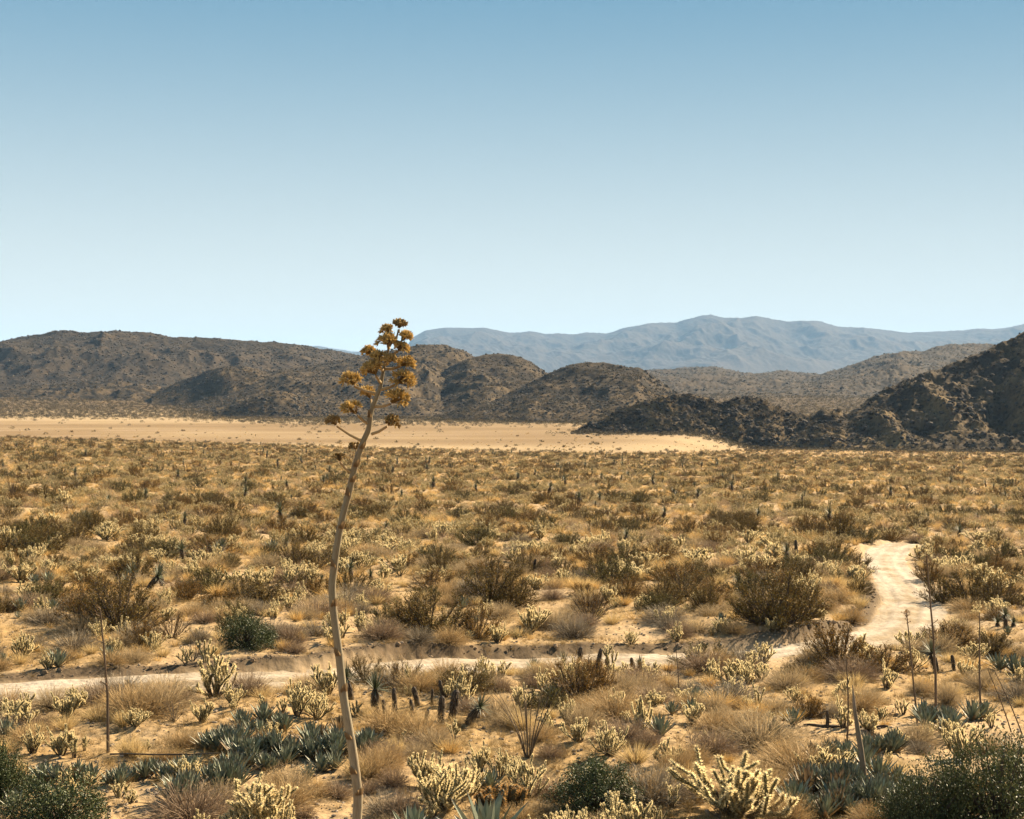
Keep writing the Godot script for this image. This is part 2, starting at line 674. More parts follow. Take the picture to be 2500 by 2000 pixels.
func build_hills():
	rng.seed = 71
	var brown := {"soil": Color(0.19, 0.135, 0.074), "rock": Color(0.072, 0.058, 0.041), "mat": mats.hill}
	var all := []
	# far mountains
	var mt := {"soil": Color(0.14, 0.11, 0.085), "rock": Color(0.075, 0.062, 0.05), "mat": mats.mountain, "spur": 1300.0, "spur_amp": 0.27, "lump": 380.0, "lump_amp": 0.025, "rough": 5.0, "power": 0.9, "smooth": 4.0}
	hill("far_mountains", "hazy blue mountain range on the horizon",
		[[980, 870, 12160], [1005, 826, 12160], [1040, 807, 12160], [1090, 800, 12160], [1130, 802, 12160], [1180, 801, 12160], [1250, 813, 12160], [1295, 808, 12160], [1330, 816, 12160], [1400, 818, 12000], [1430, 811, 12000], [1480, 813, 12000], [1530, 800, 11840], [1580, 791, 11840], [1650, 790, 11840], [1680, 778, 11680], [1705, 771, 11680], [1735, 767, 11680], [1765, 775, 11680], [1810, 778, 11680], [1845, 771, 11680], [1890, 782, 11680], [1930, 786, 11680], [1990, 782, 11680], [2020, 790, 11840], [2050, 800, 12000], [2100, 801, 12000], [2150, 803, 12160], [2220, 812, 12320], [2300, 812, 12480], [2350, 808, 12480], [2400, 803, 12480], [2450, 800, 12480], [2500, 792, 12480], [2600, 785, 12480], [2750, 800, 12480], [2900, 830, 12480]],
		[[980, 10080], [1400, 9440], [1750, 8800], [2100, 9440], [2900, 10240]], 520, 110, mt)
	hill("farther_mountains", "low pale blue ridge showing behind the left hills",
		[[560, 880, 14400], [700, 856, 14400], [745, 847, 14400], [775, 843, 14400], [805, 849, 14400], [850, 857, 14400], [900, 858, 14400], [960, 862, 14400], [1080, 880, 14400]],
		[[560, 12800], [1080, 12800]], 120, 40, mt.merged({"spur_amp": 0.25}, true))
	# the valley behind
	var mid := brown.merged({"spur": 260.0, "spur_amp": 0.2, "lump": 70.0, "lump_amp": 0.07, "rough": 2.2, "soil": Color(0.125, 0.09, 0.053), "rock": Color(0.07, 0.057, 0.042)}, true)
	all.append([hill("valley_hills", "low brown hills at the end of the side valley",
		[[1380, 950, 2700], [1480, 925, 2700], [1580, 905, 2700], [1650, 903, 2700], [1700, 897, 2700], [1750, 900, 2700], [1800, 910, 2700], [1850, 915, 2700], [1900, 906, 2700], [1950, 912, 2700], [2000, 915, 2700], [2060, 925, 2700], [2150, 935, 2700]],
		[[1380, 1450], [2150, 1450]], 260, 90, mid.merged({"power": 1.35}, true)), 900, 4200, 2.6])
	all.append([hill("right_back_hill", "brown hill rising behind the dark rocky slope",
		[[1960, 935, 2300], [2020, 912, 2300], [2050, 904, 2300], [2100, 885, 2300], [2150, 868, 2300], [2200, 857, 2300], [2250, 862, 2300], [2300, 846, 2300], [2350, 842, 2300], [2420, 842, 2300], [2600, 850, 2300], [2800, 880, 2300]],
		[[1960, 1500], [2200, 1400], [2800, 1400]], 280, 90, mid.merged({"power": 1.25}, true)), 1100, 3600, 2.4])
	# left
	all.append([hill("left_hill", "long boulder strewn hill on the left horizon",
		[[-420, 850, 1800], [-200, 846, 1800], [0, 834, 1750], [60, 822, 1740], [140, 808, 1730], [220, 811, 1720], [280, 805, 1710], [320, 812, 1700], [380, 818, 1700], [440, 822, 1700], [500, 823, 1700], [600, 832, 1700], [720, 842, 1720], [800, 852, 1740], [870, 868, 1780], [960, 890, 1800], [1060, 925, 1800]],
		[[-420, 1400], [100, 1380], [400, 1400], [700, 1500], [1060, 1650]], 480, 110, brown.merged({"soil": Color(0.125, 0.093, 0.06), "rock": Color(0.065, 0.054, 0.042), "spur": 230.0, "spur_amp": 0.26, "lump": 40.0, "lump_amp": 0.06, "rough": 0.7, "power": 0.85, "smooth": 5.0}, true)), 9000, 4500, 1.7])
	all.append([hill("left_foothill", "low brown foothill below the long left hill",
		[[-120, 970, 1330], [40, 950, 1320], [150, 938, 1310], [260, 932, 1300], [340, 936, 1300], [430, 955, 1290]],
		[[-120, 1240], [430, 1200]], 160, 40, brown.merged({"spur": 90.0, "lump": 25.0, "rough": 1.0}, true)), 500, 700, 1.8])
	# middle ridges
	var near := brown.merged({"spur": 150.0, "spur_amp": 0.30, "lump": 26.0, "lump_amp": 0.06, "rough": 0.5, "smooth": 5.0}, true)
	all.append([hill("dark_knoll", "small dark knoll against the left hill",
		[[370, 965, 1200], [420, 940, 1200], [480, 915, 1190], [540, 897, 1180], [590, 893, 1180], [630, 902, 1180], [680, 925, 1190], [750, 955, 1200]],
		[[370, 1130], [560, 1080], [750, 1110]], 160, 60, near), 1500, 1200, 1.2])
	all.append([hill("middle_ridge", "long brown ridge behind the flower stalk",
		[[430, 985, 1180], [520, 955, 1190], [600, 925, 1210], [660, 908, 1230], [720, 898, 1240], [800, 885, 1250], [900, 866, 1260], [960, 855, 1260], [1000, 848, 1260], [1040, 843, 1260], [1090, 844, 1260], [1130, 856, 1260], [1160, 874, 1260], [1210, 910, 1260], [1300, 960, 1260]],
		[[430, 1040], [560, 960], [800, 880], [1050, 855], [1300, 950]], 420, 110, near.merged({"power": 1.1}, true)), 7500, 4500, 1.3])
	all.append([hill("left_spur_knoll", "small rocky knoll at the far edge of the dry lake",
		[[520, 1010, 930], [570, 990, 930], [620, 968, 930], [670, 957, 930], [710, 960, 930], [760, 980, 930], [830, 1008, 930]],
		[[520, 905], [680, 865], [830, 895]], 140, 46, near), 700, 500, 1.5])
	all.append([hill("middle_dome", "rounded brown hill right of the flower stalk",
		[[930, 1025, 1100], [980, 1000, 1100], [1020, 968, 1095], [1060, 930, 1090], [1100, 895, 1080], [1145, 873, 1080], [1180, 866, 1080], [1215, 864, 1080], [1250, 867, 1080], [1290, 881, 1080], [1330, 905, 1080], [1400, 955, 1080], [1470, 1000, 1080]],
		[[930, 960], [1020, 900], [1180, 850], [1470, 950]], 220, 90, near), 3600, 2300, 1.2])
	all.append([hill("round_hill", "dark round hill at the end of the dry lake",
		[[1040, 1024, 860], [1090, 1008, 865], [1140, 992, 870], [1190, 985, 880], [1240, 966, 900], [1285, 942, 910], [1330, 917, 915], [1390, 893, 920], [1430, 886, 920], [1470, 885, 920], [1500, 887, 920], [1560, 900, 920], [1610, 929, 920], [1650, 958, 920], [1720, 1003, 930], [1800, 1030, 930]],
		[[1040, 835], [1150, 800], [1300, 770], [1500, 770], [1800, 860]], 300, 100, near.merged({"rock": Color(0.060, 0.048, 0.035)}, true)), 4600, 2600, 1.2])
	# the dark rocky ridge on the right
	var dark := brown.merged({"spur": 55.0, "spur_amp": 0.26, "lump": 13.0, "lump_amp": 0.11, "rough": 0.85, "smooth": 4.0, "rock": Color(0.085, 0.066, 0.045), "soil": Color(0.29, 0.20, 0.095)}, true)
	var f := hill("rocky_slope", "dark boulder covered slope on the right",
		[[1395, 1062, 604], [1440, 1040, 606], [1500, 1010, 610], [1560, 985, 612], [1610, 970, 612], [1650, 964, 612], [1700, 968, 612], [1735, 976, 612], [1765, 987, 612], [1795, 976, 612], [1830, 969, 612], [1860, 978, 612], [1900, 995, 612], [1940, 1008, 612], [1975, 1016, 612], [2005, 1000, 612], [2040, 1001, 614], [2070, 1012, 616], [2100, 996, 620], [2150, 958, 628], [2200, 934, 634], [2260, 910, 640], [2330, 885, 645], [2400, 854, 650], [2450, 836, 652], [2500, 815, 655], [2600, 775, 660], [2750, 735, 670], [2950, 720, 690]],
		[[1395, 590], [1600, 582], [1900, 580], [2050, 566], [2300, 556], [2950, 550]], 520, 130, dark)
	all.append([f, 6500, 2200, 1.1])
	scatter_hills(all, f)


func boulder_shape(sd: int) -> Shape:
	rng.seed = sd
	var s := Shape.new()
	var rings := 4
	var seg := 7
	var pts := []
	for j in rings + 1:
		var row := []
		var e := PI * (float(j) / rings - 0.5)
		for i in seg:
			var a := TAU * i / seg + 0.3 * j
			var k := rr(0.72, 1.12)
			row.append(Vector3(cos(a) * cos(e) * k, sin(e) * rr(0.7, 0.95), sin(a) * cos(e) * k) * 0.5)
		pts.append(row)
	for j in rings:
		for i in seg:
			var l := (i + 1) % seg
			var k := rr(0.85, 1.12)
			s.quad(pts[j][i], pts[j + 1][i], pts[j + 1][l], pts[j][l], Color(k, k * 0.99, k * 0.97))
	return s


func scrub_shape(sd: int, n: int) -> Shape:
	# a small bush for far away: leaf clumps spread through a dome
	rng.seed = sd
	var s := Shape.new()
	for i in n:
		var d := sphere_dir()
		d.y = absf(d.y)
		var p := d * Vector3(0.62, 0.85, 0.62) * pow(rr(0.1, 1.0), 0.4) + Vector3(0, 0.05, 0)
		var a := sphere_dir() * rr(0.09, 0.19)
		var b := sphere_dir() * rr(0.09, 0.19)
		var k := rr(0.6, 1.35)
		s.tri(p - a, p + b, p + a - b * 0.4, Color(k, k * rr(0.95, 1.05), k * rr(0.8, 1.1)))
	return s


func scatter_hills(all: Array, front: Dictionary):
	var rocks := []
	for i in 4:
		rocks.append(boulder_shape(300 + i).mesh(mats.rock))
	var bush := [scrub_shape(320, 46).mesh(mats.olive), scrub_shape(321, 46).mesh(mats.olive)]
	rng.seed = 99
	var rp := [[], [], [], []]
	var rt := [[], [], [], []]
	var bp := [[], []]
	var bt := [[], []]
	for h in all:
		for i in h[1]:
			var p := on_hill(h[0], 0.05, 1.02)
			var s: float = h[3] * (0.45 + pow(rng.randf(), 3.0) * 1.7)
			var k := rng.randi_range(0, 3)
			rp[k].append(Transform3D(Basis.from_euler(Vector3(rr(-0.5, 0.5), rr(0, TAU), rr(-0.5, 0.5))).scaled(Vector3(s, s * rr(0.6, 1.0), s * rr(0.75, 1.1))), p))
			var g := rr(0.07, 0.19) if rng.randf() < 0.85 else rr(0.18, 0.32)
			if h[0] == front:
				g *= 0.7
			rt[k].append(Color(g, g * 0.83, g * 0.66))
		for i in h[2]:
			var p := on_hill(h[0], 0.02, 0.98)
			var s := rr(0.9, 2.2) * minf(1.5, maxf(0.9, h[3] * 0.6))
			var k := rng.randi_range(0, 1)
			bp[k].append(Transform3D(Basis.from_euler(Vector3(0, rr(0, TAU), 0)).scaled(Vector3(s, s * rr(0.6, 0.9), s)), p))
			bt[k].append(Color(0.078, 0.064, 0.030) if rng.randf() < 0.5 else Color(0.20, 0.145, 0.065))
	for h in all:
		for i in h[1] / 4:
			var j: int = rng.randi_range(1, h[0].nc - 2)
			var p: Vector3 = h[0].v[j + 3 * h[0].nc]
			var out := Vector3(p.x, 0, p.z).normalized() * -absf(rng.randfn(0.0, 14.0))
			p += out
			p.y = slope_height(p.x, p.z)
			if rng.randf() < 0.35:
				var s: float = h[3] * (0.3 + pow(rng.randf(), 3.0))
				var k := rng.randi_range(0, 3)
				rp[k].append(Transform3D(Basis.from_euler(Vector3(rr(-0.5, 0.5), rr(0, TAU), rr(-0.5, 0.5))).scaled(Vector3(s, s * 0.8, s)), p))
				var g := rr(0.08, 0.24)
				rt[k].append(Color(g, g * 0.83, g * 0.66))
			else:
				var s := rr(0.8, 2.0)
				var k := rng.randi_range(0, 1)
				bp[k].append(Transform3D(Basis.from_euler(Vector3(0, rr(0, TAU), 0)).scaled(Vector3(s, s * rr(0.6, 0.9), s)), p))
				bt[k].append(Color(0.11, 0.085, 0.035))
	for k in 4:
		mass("hill_boulders", rocks[k], rp[k], rt[k], "weathered boulders strewn over the hills")
	for k in 2:
		mass("hill_scrub", bush[k], bp[k], bt[k], "low scrub dotted over the hills")
	# boulders that stand out on the near rocky slope
	var found := []
	for i in 160:
		var p := on_hill(front, 0.1, 1.0)
		found.append([p, rr(1.8, 4.2)])
	for q in found:
		var o := piece("boulder", rocks[rng.randi_range(0, 3)], self, q[0])
		var g := rr(0.06, 0.15)
		var key := "boulder_%d" % int(g * 30)
		if not mats.has(key):
			leafy(key, lin(int(g * 30) / 30.0 + 0.02, (int(g * 30) / 30.0 + 0.02) * 0.83, (int(g * 30) / 30.0 + 0.02) * 0.66), 0, 0.9, 0.2)
		o.material_override = mats[key]
		o.rotation = Vector3(rr(-0.4, 0.4), rr(0, TAU), rr(-0.4, 0.4))
		o.scale = Vector3(q[1], q[1] * rr(0.7, 1.0), q[1] * rr(0.8, 1.1))
		var sp := pixel_of(q[0])
		var tier: String = "near the foot" if sp.y > 1055 else "halfway up" if sp.y > 985 or (sp.x > 2250 and sp.y > 930) else "high up"
		var part_: String = "the low left end of the ridge" if sp.x < 1560 else "the first hump of the ridge" if sp.x < 1770 else "the second hump of the ridge" if sp.x < 1960 else "the saddle before the big slope" if sp.x < 2110 else "the lower big slope" if sp.x < 2300 else "the upper big slope at the right"
		tag(o, ("huge" if q[1] > 3.4 else "large" if q[1] > 2.5 else "middling") + " dark boulder " + tier + " on " + part_, "boulder", "big boulders on the dark rocky slope")
	# scrub on the far edge of the lake bed and on the slope beyond it
	rng.seed = 123
	var fp := [[], []]
	var ft := [[], []]
	var tries := 0
	while tries < 80000:
		tries += 1
		var d := rr(560.0, 1700.0)
		var u := rr(-0.40, 0.40)
		var x := u * d
		var shore := lerpf(750.0, 890.0, smoothstep(-0.14, -0.24, u))
		var dense := pow(smoothstep(shore - 130.0, shore + 100.0, d), 1.8) * (1.0 - smoothstep(0.12, 0.2, u)) + 0.006 + 0.10 * smoothstep(0.02, 0.06, u)
		if u > 0.05:
			dense = maxf(dense, 0.16 * smoothstep(640.0, 780.0, d))
		if d > 1000.0 and u < 0.0:
			dense = 1.0
		if u > 0.1:
			dense = 0.6
		if rng.randf() > dense:
			continue
		var s := rr(0.7, 2.0)
		var k := rng.randi_range(0, 1)
		fp[k].append(Transform3D(Basis.from_euler(Vector3(0, rr(0, TAU), 0)).scaled(Vector3(s * 1.2, s * rr(0.6, 0.85), s * 1.2)), Vector3(x, ground_height(x, -d), -d)))
		ft[k].append(jitter(Color(0.14, 0.105, 0.045) if rng.randf() < 0.7 else Color(0.32, 0.23, 0.10), 0.2))
	for k in 2:
		mass("lakeside_scrub", bush[k], fp[k], ft[k], "scattered bushes on the sand around the dry lake")


# ------------------------------------------------------------------ the tall flower stalk

func at_px(px: float, py: float, depth: float) -> Vector3:
	return ray(px, py) * depth + Vector3(0, EYE, 0)


func build_flower_stalk():
	rng.seed = 5
	var depth := 8.6
	var line := [[874, 2060, 27], [872, 2000, 26], [874, 1945, 25.5], [868, 1890, 25], [860, 1830, 24], [850, 1770, 23.5], [840, 1710, 22.5], [834, 1660, 22], [828, 1600, 21], [820, 1540, 20.5], [813, 1480, 20], [811, 1430, 20], [815, 1390, 19.5], [822, 1340, 18.5], [830, 1290, 18], [842, 1240, 17.5], [850, 1210, 17], [857, 1180, 17], [866, 1140, 17], [877, 1105, 16], [888, 1075, 15], [900, 1047, 14.5], [905, 1010, 12.8], [913, 985, 12.5], [921, 965, 12], [929, 945, 11], [933, 920, 9.5], [938, 895, 8.5], [944, 870, 7.5], [950, 848, 6.5], [958, 835, 5.6], [968, 824, 5], [972, 808, 4]]
	var pts := []
	var rad := []
	var first := at_px(874, 2060, depth)
	var gy := ground_height(first.x, first.z)
	for t in [0.0, 0.25, 0.5, 0.75]:
		pts.append(Vector3(first.x - 0.10 * (1 - t) * (1 - t), lerpf(gy - 0.2, first.y, t), first.z))
		rad.append(lerpf(0.046, 0.031, t))
	for p in line:
		pts.append(at_px(p[0], p[1], depth))
		rad.append(p[2] * 0.46 / F * depth)
	var root := thing("agave_flower_stalk", "tall dead agave flower stalk with golden seed clusters, nearest the camera", "flower stalk", Vector3(pts[0].x, gy, pts[0].z))
	var off := -root.position
	# the stem: densely sampled smooth tube with slightly swollen nodes
	var cur := Curve3D.new()
	for i in pts.size():
		var tan_: Vector3 = (pts[mini(i + 1, pts.size() - 1)] - pts[maxi(i - 1, 0)]) * 0.16
		cur.add_point(pts[i] + off, -tan_, tan_)
	cur.bake_interval = 0.01
	var length := cur.get_baked_length()
	var offs := []
	for p in pts:
		offs.append(cur.get_closest_offset(p + off))
	var nodes := []
	for q in [[815, 1388, -1], [812, 1482, 1], [831, 1292, 1], [850, 1212, -1], [857, 1178, 1], [828, 1602, -1], [838, 1690, 1], [856, 1806, -1], [874, 1943, 1], [868, 1890, -1], [866, 1140, 1], [880, 1098, 1], [905, 1022, -1]]:
		nodes.append([cur.get_closest_offset(at_px(q[0], q[1], depth) + off), q[2]])
	var sides := 18
	var n := 340
	var v := PackedVector3Array()
	var nm := PackedVector3Array()
	var cc := PackedColorArray()
	var uv := PackedVector2Array()
	var idx := PackedInt32Array()
	for i in n + 1:
		var o := length * i / n
		var p := cur.sample_baked(o)
		var dir := (cur.sample_baked(minf(o + 0.02, length)) - cur.sample_baked(maxf(o - 0.02, 0))).normalized()
		var x := dir.cross(Vector3.BACK).normalized()
		var y: Vector3 = dir.cross(x)
		var r := 0.0
		for k in range(1, offs.size()):
			if o <= offs[k] + 1e-4 or k == offs.size() - 1:
				r = lerpf(rad[k - 1], rad[k], clampf((o - offs[k - 1]) / maxf(offs[k] - offs[k - 1], 1e-4), 0, 1))
				break
		var node := 0.0
		for q in nodes:
			node = maxf(node, exp(-pow((o - q[0]) / 0.012, 2)))
		var up := o / length
		for k in sides + 1:
			var a := TAU * k / sides
			var rad_k := r * (1.0 + 0.07 * node + 0.035 * wave.get_noise_2d(cos(a) * 14 + 40, o * 60 + sin(a) * 14))
			v.push_back(p + (x * cos(a) + y * sin(a)) * rad_k)
			nm.push_back(x * cos(a) + y * sin(a))
			uv.push_back(Vector2(float(k) / sides, o * 2.0))
			var col := Color(0.55, 0.46, 0.31).lerp(Color(0.38, 0.32, 0.20), smoothstep(0.45, 0.8, up))
			var st := wave.get_noise_2d(a * 9.0, o * 22.0)
			col = col.lerp(Color(0.34, 0.24, 0.13), clampf(st * 1.1, 0, 0.65))
			col = col.lerp(Color(0.36, 0.22, 0.11), 0.3 * node)
			cc.push_back(col)
	for i in n:
		for k in sides:
			var p := i * (sides + 1) + k
			for q in [p, p + sides + 1, p + 1, p + 1, p + sides + 1, p + sides + 2]:
				idx.push_back(q)
	var arr := []
	arr.resize(Mesh.ARRAY_MAX)
	arr[Mesh.ARRAY_VERTEX] = v
	arr[Mesh.ARRAY_NORMAL] = nm
	arr[Mesh.ARRAY_COLOR] = cc
	arr[Mesh.ARRAY_TEX_UV] = uv
	arr[Mesh.ARRAY_INDEX] = idx
	var stem := ArrayMesh.new()
	stem.add_surface_from_arrays(Mesh.PRIMITIVE_TRIANGLES, arr)
	stem.surface_set_material(0, mats.stalk)
	piece("stem", stem, root)
	# bracts: dry pointed scales at the nodes
	for q in nodes:
		var o: float = q[0]
		var p := cur.sample_baked(o)
		var dir := (cur.sample_baked(o + 0.02) - cur.sample_baked(o - 0.02)).normalized()
		var r := 0.022 + 0.006 * rng.randf()
		for k in range(1, offs.size()):
			if o <= offs[k]:
				r = rad[k]
				break
		var s := Shape.new()
		var front := (Vector3(0.75 * q[1], 0, 0.66)).normalized()
		front = (front - dir * front.dot(dir)).normalized()
		var sidev := dir.cross(front)
		for k in 7:
			var a := (k / 6.0 - 0.5) * 2.6
			var a2 := ((k + 1) / 6.0 - 0.5) * 2.6
			var tip: float = 0.055 * maxf(0.15, cos(a * 0.95))
			var tip2: float = 0.045 * maxf(0.15, cos(a2 * 0.95))
			var e := front * cos(a) + sidev * sin(a)
			var e2 := front * cos(a2) + sidev * sin(a2)
			if k < 6:
				s.quad(p + e * r * 1.04, p + e2 * r * 1.04, p + e2 * (r * 1.06 + 0.004) + dir * tip2, p + e * (r * 1.06 + 0.004) + dir * tip, Color(0.194, 0.112, 0.053), Color(0.294, 0.206, 0.112))
		piece("bract", s.mesh(mats.bloom), root)
	# branches with their seed clusters: [from, to, cluster centre, radius, fullness, depth offset]
	var br := [
		[857, 1154, 832, 1128, 827, 1117, 15, 0.30, 0.03], [869, 1115, 868, 1100, 863, 1094, 15, 0.30, -0.06], [884, 1077, 823, 1040, 814, 1031, 19, 0.45, 0.02],
		[907, 1060, 946, 1041, 957, 1031, 21, 0.5, 0.03], [899, 1034, 875, 1014, 860, 999, 23, 0.7, 0.05], [909, 998, 903, 976, 895, 962, 21, 0.7, -0.06],
		[915, 992, 953, 987, 968, 977, 29, 1.0, 0.04], [920, 962, 864, 943, 855, 931, 25, 0.8, 0.0], [925, 952, 972, 937, 982, 931, 29, 1.0, 0.03],
		[930, 935, 922, 918, 916, 905, 26, 1.0, 0.09], [935, 905, 930, 893, 928, 880, 24, 1.0, 0.08], [937, 901, 978, 895, 989, 889, 22, 1.0, 0.0],
		[943, 875, 914, 869, 900, 860, 18, 0.9, -0.03], [944, 872, 972, 858, 981, 852, 18, 0.9, 0.04], [950, 850, 949, 845, 947, 837, 25, 1.0, 0.06],
		[957, 836, 948, 822, 944, 808, 17, 0.8, -0.02], [963, 828, 978, 836, 987, 826, 20, 1.0, 0.03], [972, 810, 974, 804, 976, 794, 18, 0.55, 0.0],
		[940, 890, 950, 886, 955, 878, 14, 0.7, 0.05]]
	for b in br:
		var p0 := at_px(b[0], b[1], depth) + off
		var back := Vector3(0, 0, b[8])
		var p1 := at_px(b[2], b[3], depth) + off + back
		var pc := at_px(b[4], b[5], depth) + off + back * 1.2
		var rc: float = b[6] * 1.1 / F * depth
		var holder := Shape.new()
		var midp := p0.lerp(p1, 0.5) + Vector3(0, -0.006, 0)
		holder.tube([p0, midp, p1], [0.0095, 0.0082, 0.0068], 8, [Color(0.50, 0.37, 0.2), Color(0.52, 0.39, 0.22), Color(0.46, 0.32, 0.17)])
		var branch := piece("branch", holder.mesh(mats.wood), root)
		var out := (pc - p1)
		out = (out.normalized() * 0.6 + Vector3.UP * 0.8).normalized()
		piece("flower_cluster", cluster(p1, pc, rc, b[7], out), branch)


func cluster(from: Vector3, centre: Vector3, r: float, full: float, out: Vector3) -> ArrayMesh:
	var s := Shape.new()
	var gold := Color(0.824, 0.612, 0.235)
	var brown := Color(0.282, 0.197, 0.079)
	var n := int(16 + 26 * full)
	for i in n:
		var d := (sphere_dir() + out * 0.75).normalized()
		if d.dot(out) < -0.25:
			d = d.reflect(out) * -1.0
		var e := centre + d * r * rr(0.45, 0.8) * Vector3(1.0, 0.75, 1.0)
		s.stick(from.lerp(centre, 0.25), e, 0.0026, 0.0018, brown.lerp(Color(0.3, 0.2, 0.1), rng.randf()), 3)
		var tips := int(3 + 9 * full)
		for k in tips:
			var q := (d + sphere_dir() * 0.85).normalized()
			var len_ := r * rr(0.3, 0.62)
			var col := gold.lerp(brown, pow(rng.randf(), 1.0 + full)) if full > 0.6 else brown.lerp(gold, pow(rng.randf(), 2.5) * full)
			var m := e + q * len_ * 0.55
			# a dry capsule: a slim spindle
			var w := 0.0048 if full < 0.6 else 0.0036
			var x := q.cross(Vector3(0.3, 0.5, 0.8)).normalized()
			var y: Vector3 = q.cross(x)
			for t in 4:
				var a := x * cos(TAU * t / 4) + y * sin(TAU * t / 4)
				var b := x * cos(TAU * (t + 1) / 4) + y * sin(TAU * (t + 1) / 4)
				s.tri(e, m + a * w, m + b * w, col)
				s.tri(m + b * w, m + a * w, e + q * len_, col, col.lightened(0.12))
	return s.mesh(mats.bloom)


# ------------------------------------------------------------------ plant forms, each about one metre high, base at the origin

func creosote(sd: int, stems: int, leaves: int, size: float) -> Array:
	rng.seed = sd
	var w := Shape.new()
	var l := Shape.new()
	var twigs := []
	var bark := Color(0.13, 0.10, 0.075)
	for i in stems:
		var az := rr(0, TAU)
		var tilt := pow(rng.randf(), 0.65) * 1.38 + 0.06
		var length := lerpf(1.0, 0.92, tilt / 1.4) * rr(0.7, 0.98)
		var p := Vector3(cos(az), 0, sin(az)) * rr(0.0, 0.09)
		var seg := 4
		for k in seg:
			var d := tilted(az + rr(-0.2, 0.2), tilt * lerpf(1.15, 0.75, float(k) / seg) + rr(-0.1, 0.1))
			var q := p + d * length / seg
			var r0 := lerpf(0.015, 0.005, float(k) / seg)
			w.stick(p, q, r0, r0 * 0.75, bark, 3)
			if k >= 0:
				for b in [2, 4, 6, 9][k]:
					var bd := (d + sphere_dir() * 0.75 + Vector3(0, 0.25, 0)).normalized()
					var s0 := p.lerp(q, rr(0.1, 1.05))
					var s1 := s0 + bd * rr(0.12, 0.26)
					w.stick(s0, s1, 0.0042, 0.002, bark, 3)
					twigs.append([s0, s1])
			p = q
	for i in leaves:
		var t: Array = twigs[rng.randi_range(0, twigs.size() - 1)]
		var p: Vector3 = t[0].lerp(t[1], pow(rng.randf(), 0.6) * 1.12) + sphere_dir() * 0.022
		var a := sphere_dir() * size * rr(0.6, 1.3)
		var b := sphere_dir() * size * rr(0.35, 0.8)
		var col := jitter(Color(0.215, 0.150, 0.036) if rng.randf() < 0.6 else Color(0.33, 0.21, 0.052), 0.3)
		l.tri(p - a, p + b, p + a, col)
		l.tri(p - a, p + a, p - b, col)
	return [w, l]


func cholla(sd: int, arms: int, depth: int, spines: int, spread := 1.0, thick := 0.026, skin := Color(0.215, 0.185, 0.082)) -> Array:
	rng.seed = sd
	var body := Shape.new()
	var fuzz := Shape.new()
	var todo := []
	for i in arms:
		var az := TAU * i / arms + rr(-0.4, 0.4)
		todo.append([Vector3(cos(az), 0, sin(az)) * rr(0.01, 0.07), tilted(az, rr(0.10, 1.05) * spread), rr(0.20, 0.34), thick, 0])
	var count := 0
	while todo.size() and count < 420:
		var j: Array = todo.pop_front()
		count += 1
		var p: Vector3 = j[0]
		var d: Vector3 = j[1]
		var len_: float = j[2]
		var r: float = j[3]
		var up := (d + Vector3(0, 0.22, 0)).normalized()
		var q := p + d.lerp(up, 0.5) * len_ * 0.5
		var e := q + up * len_ * 0.5
		var woody: bool = j[4] == 0 and rng.randf() < 0.8
		var col := Color(0.115, 0.08, 0.05) if woody else jitter(skin, 0.15)
		body.tube([p, p.lerp(q, 0.3), q, e - up * r, e], [r * 0.75, r, r, r * 0.86, r * 0.3], 7, [col, col, col, col, col.lightened(0.1)])
		var many := int(spines * (0.25 if woody else 1.0))
		for k in many:
			var t := rng.randf()
			var c := p.lerp(q, t * 2) if t < 0.5 else q.lerp(e, t * 2 - 1)
			var o := sphere_dir()
			o = (o - up * o.dot(up)).normalized()
			if k < many / 7:
				c = e - up * r * 0.3
				o = (o + up * rr(0.3, 1.6)).normalized()
			o = (o + up * 0.25).normalized()
			var s := up.cross(o).normalized() * 0.0042
			if rng.randf() < 0.5:
				s = up * 0.0042
			var b := c + o * r * 0.8
			var tint := jitter(Color(0.824, 0.688, 0.388) if not woody else Color(0.206, 0.159, 0.094), 0.15)
			fuzz.tri(b - s, b + s, b + o * rr(0.02, 0.04), tint)
		if j[4] < depth:
			var kids := rng.randi_range(1, 3) if j[4] == 0 else rng.randi_range(1, 2) if rng.randf() < 0.8 else 0
			if j[4] == 0:
				kids = maxi(kids, 2)
			if j[4] == 1:
				kids = maxi(kids, 1)
			for k in kids:
				var dd := (up + sphere_dir() * 0.62 + Vector3(0, 0.18, 0)).normalized()
				todo.append([e - up * r * 0.5 if rng.randf() < 0.6 else q.lerp(e, rng.randf()), dd, len_ * rr(0.62, 0.95), r * rr(0.88, 1.0), j[4] + 1])
	return [body, fuzz]


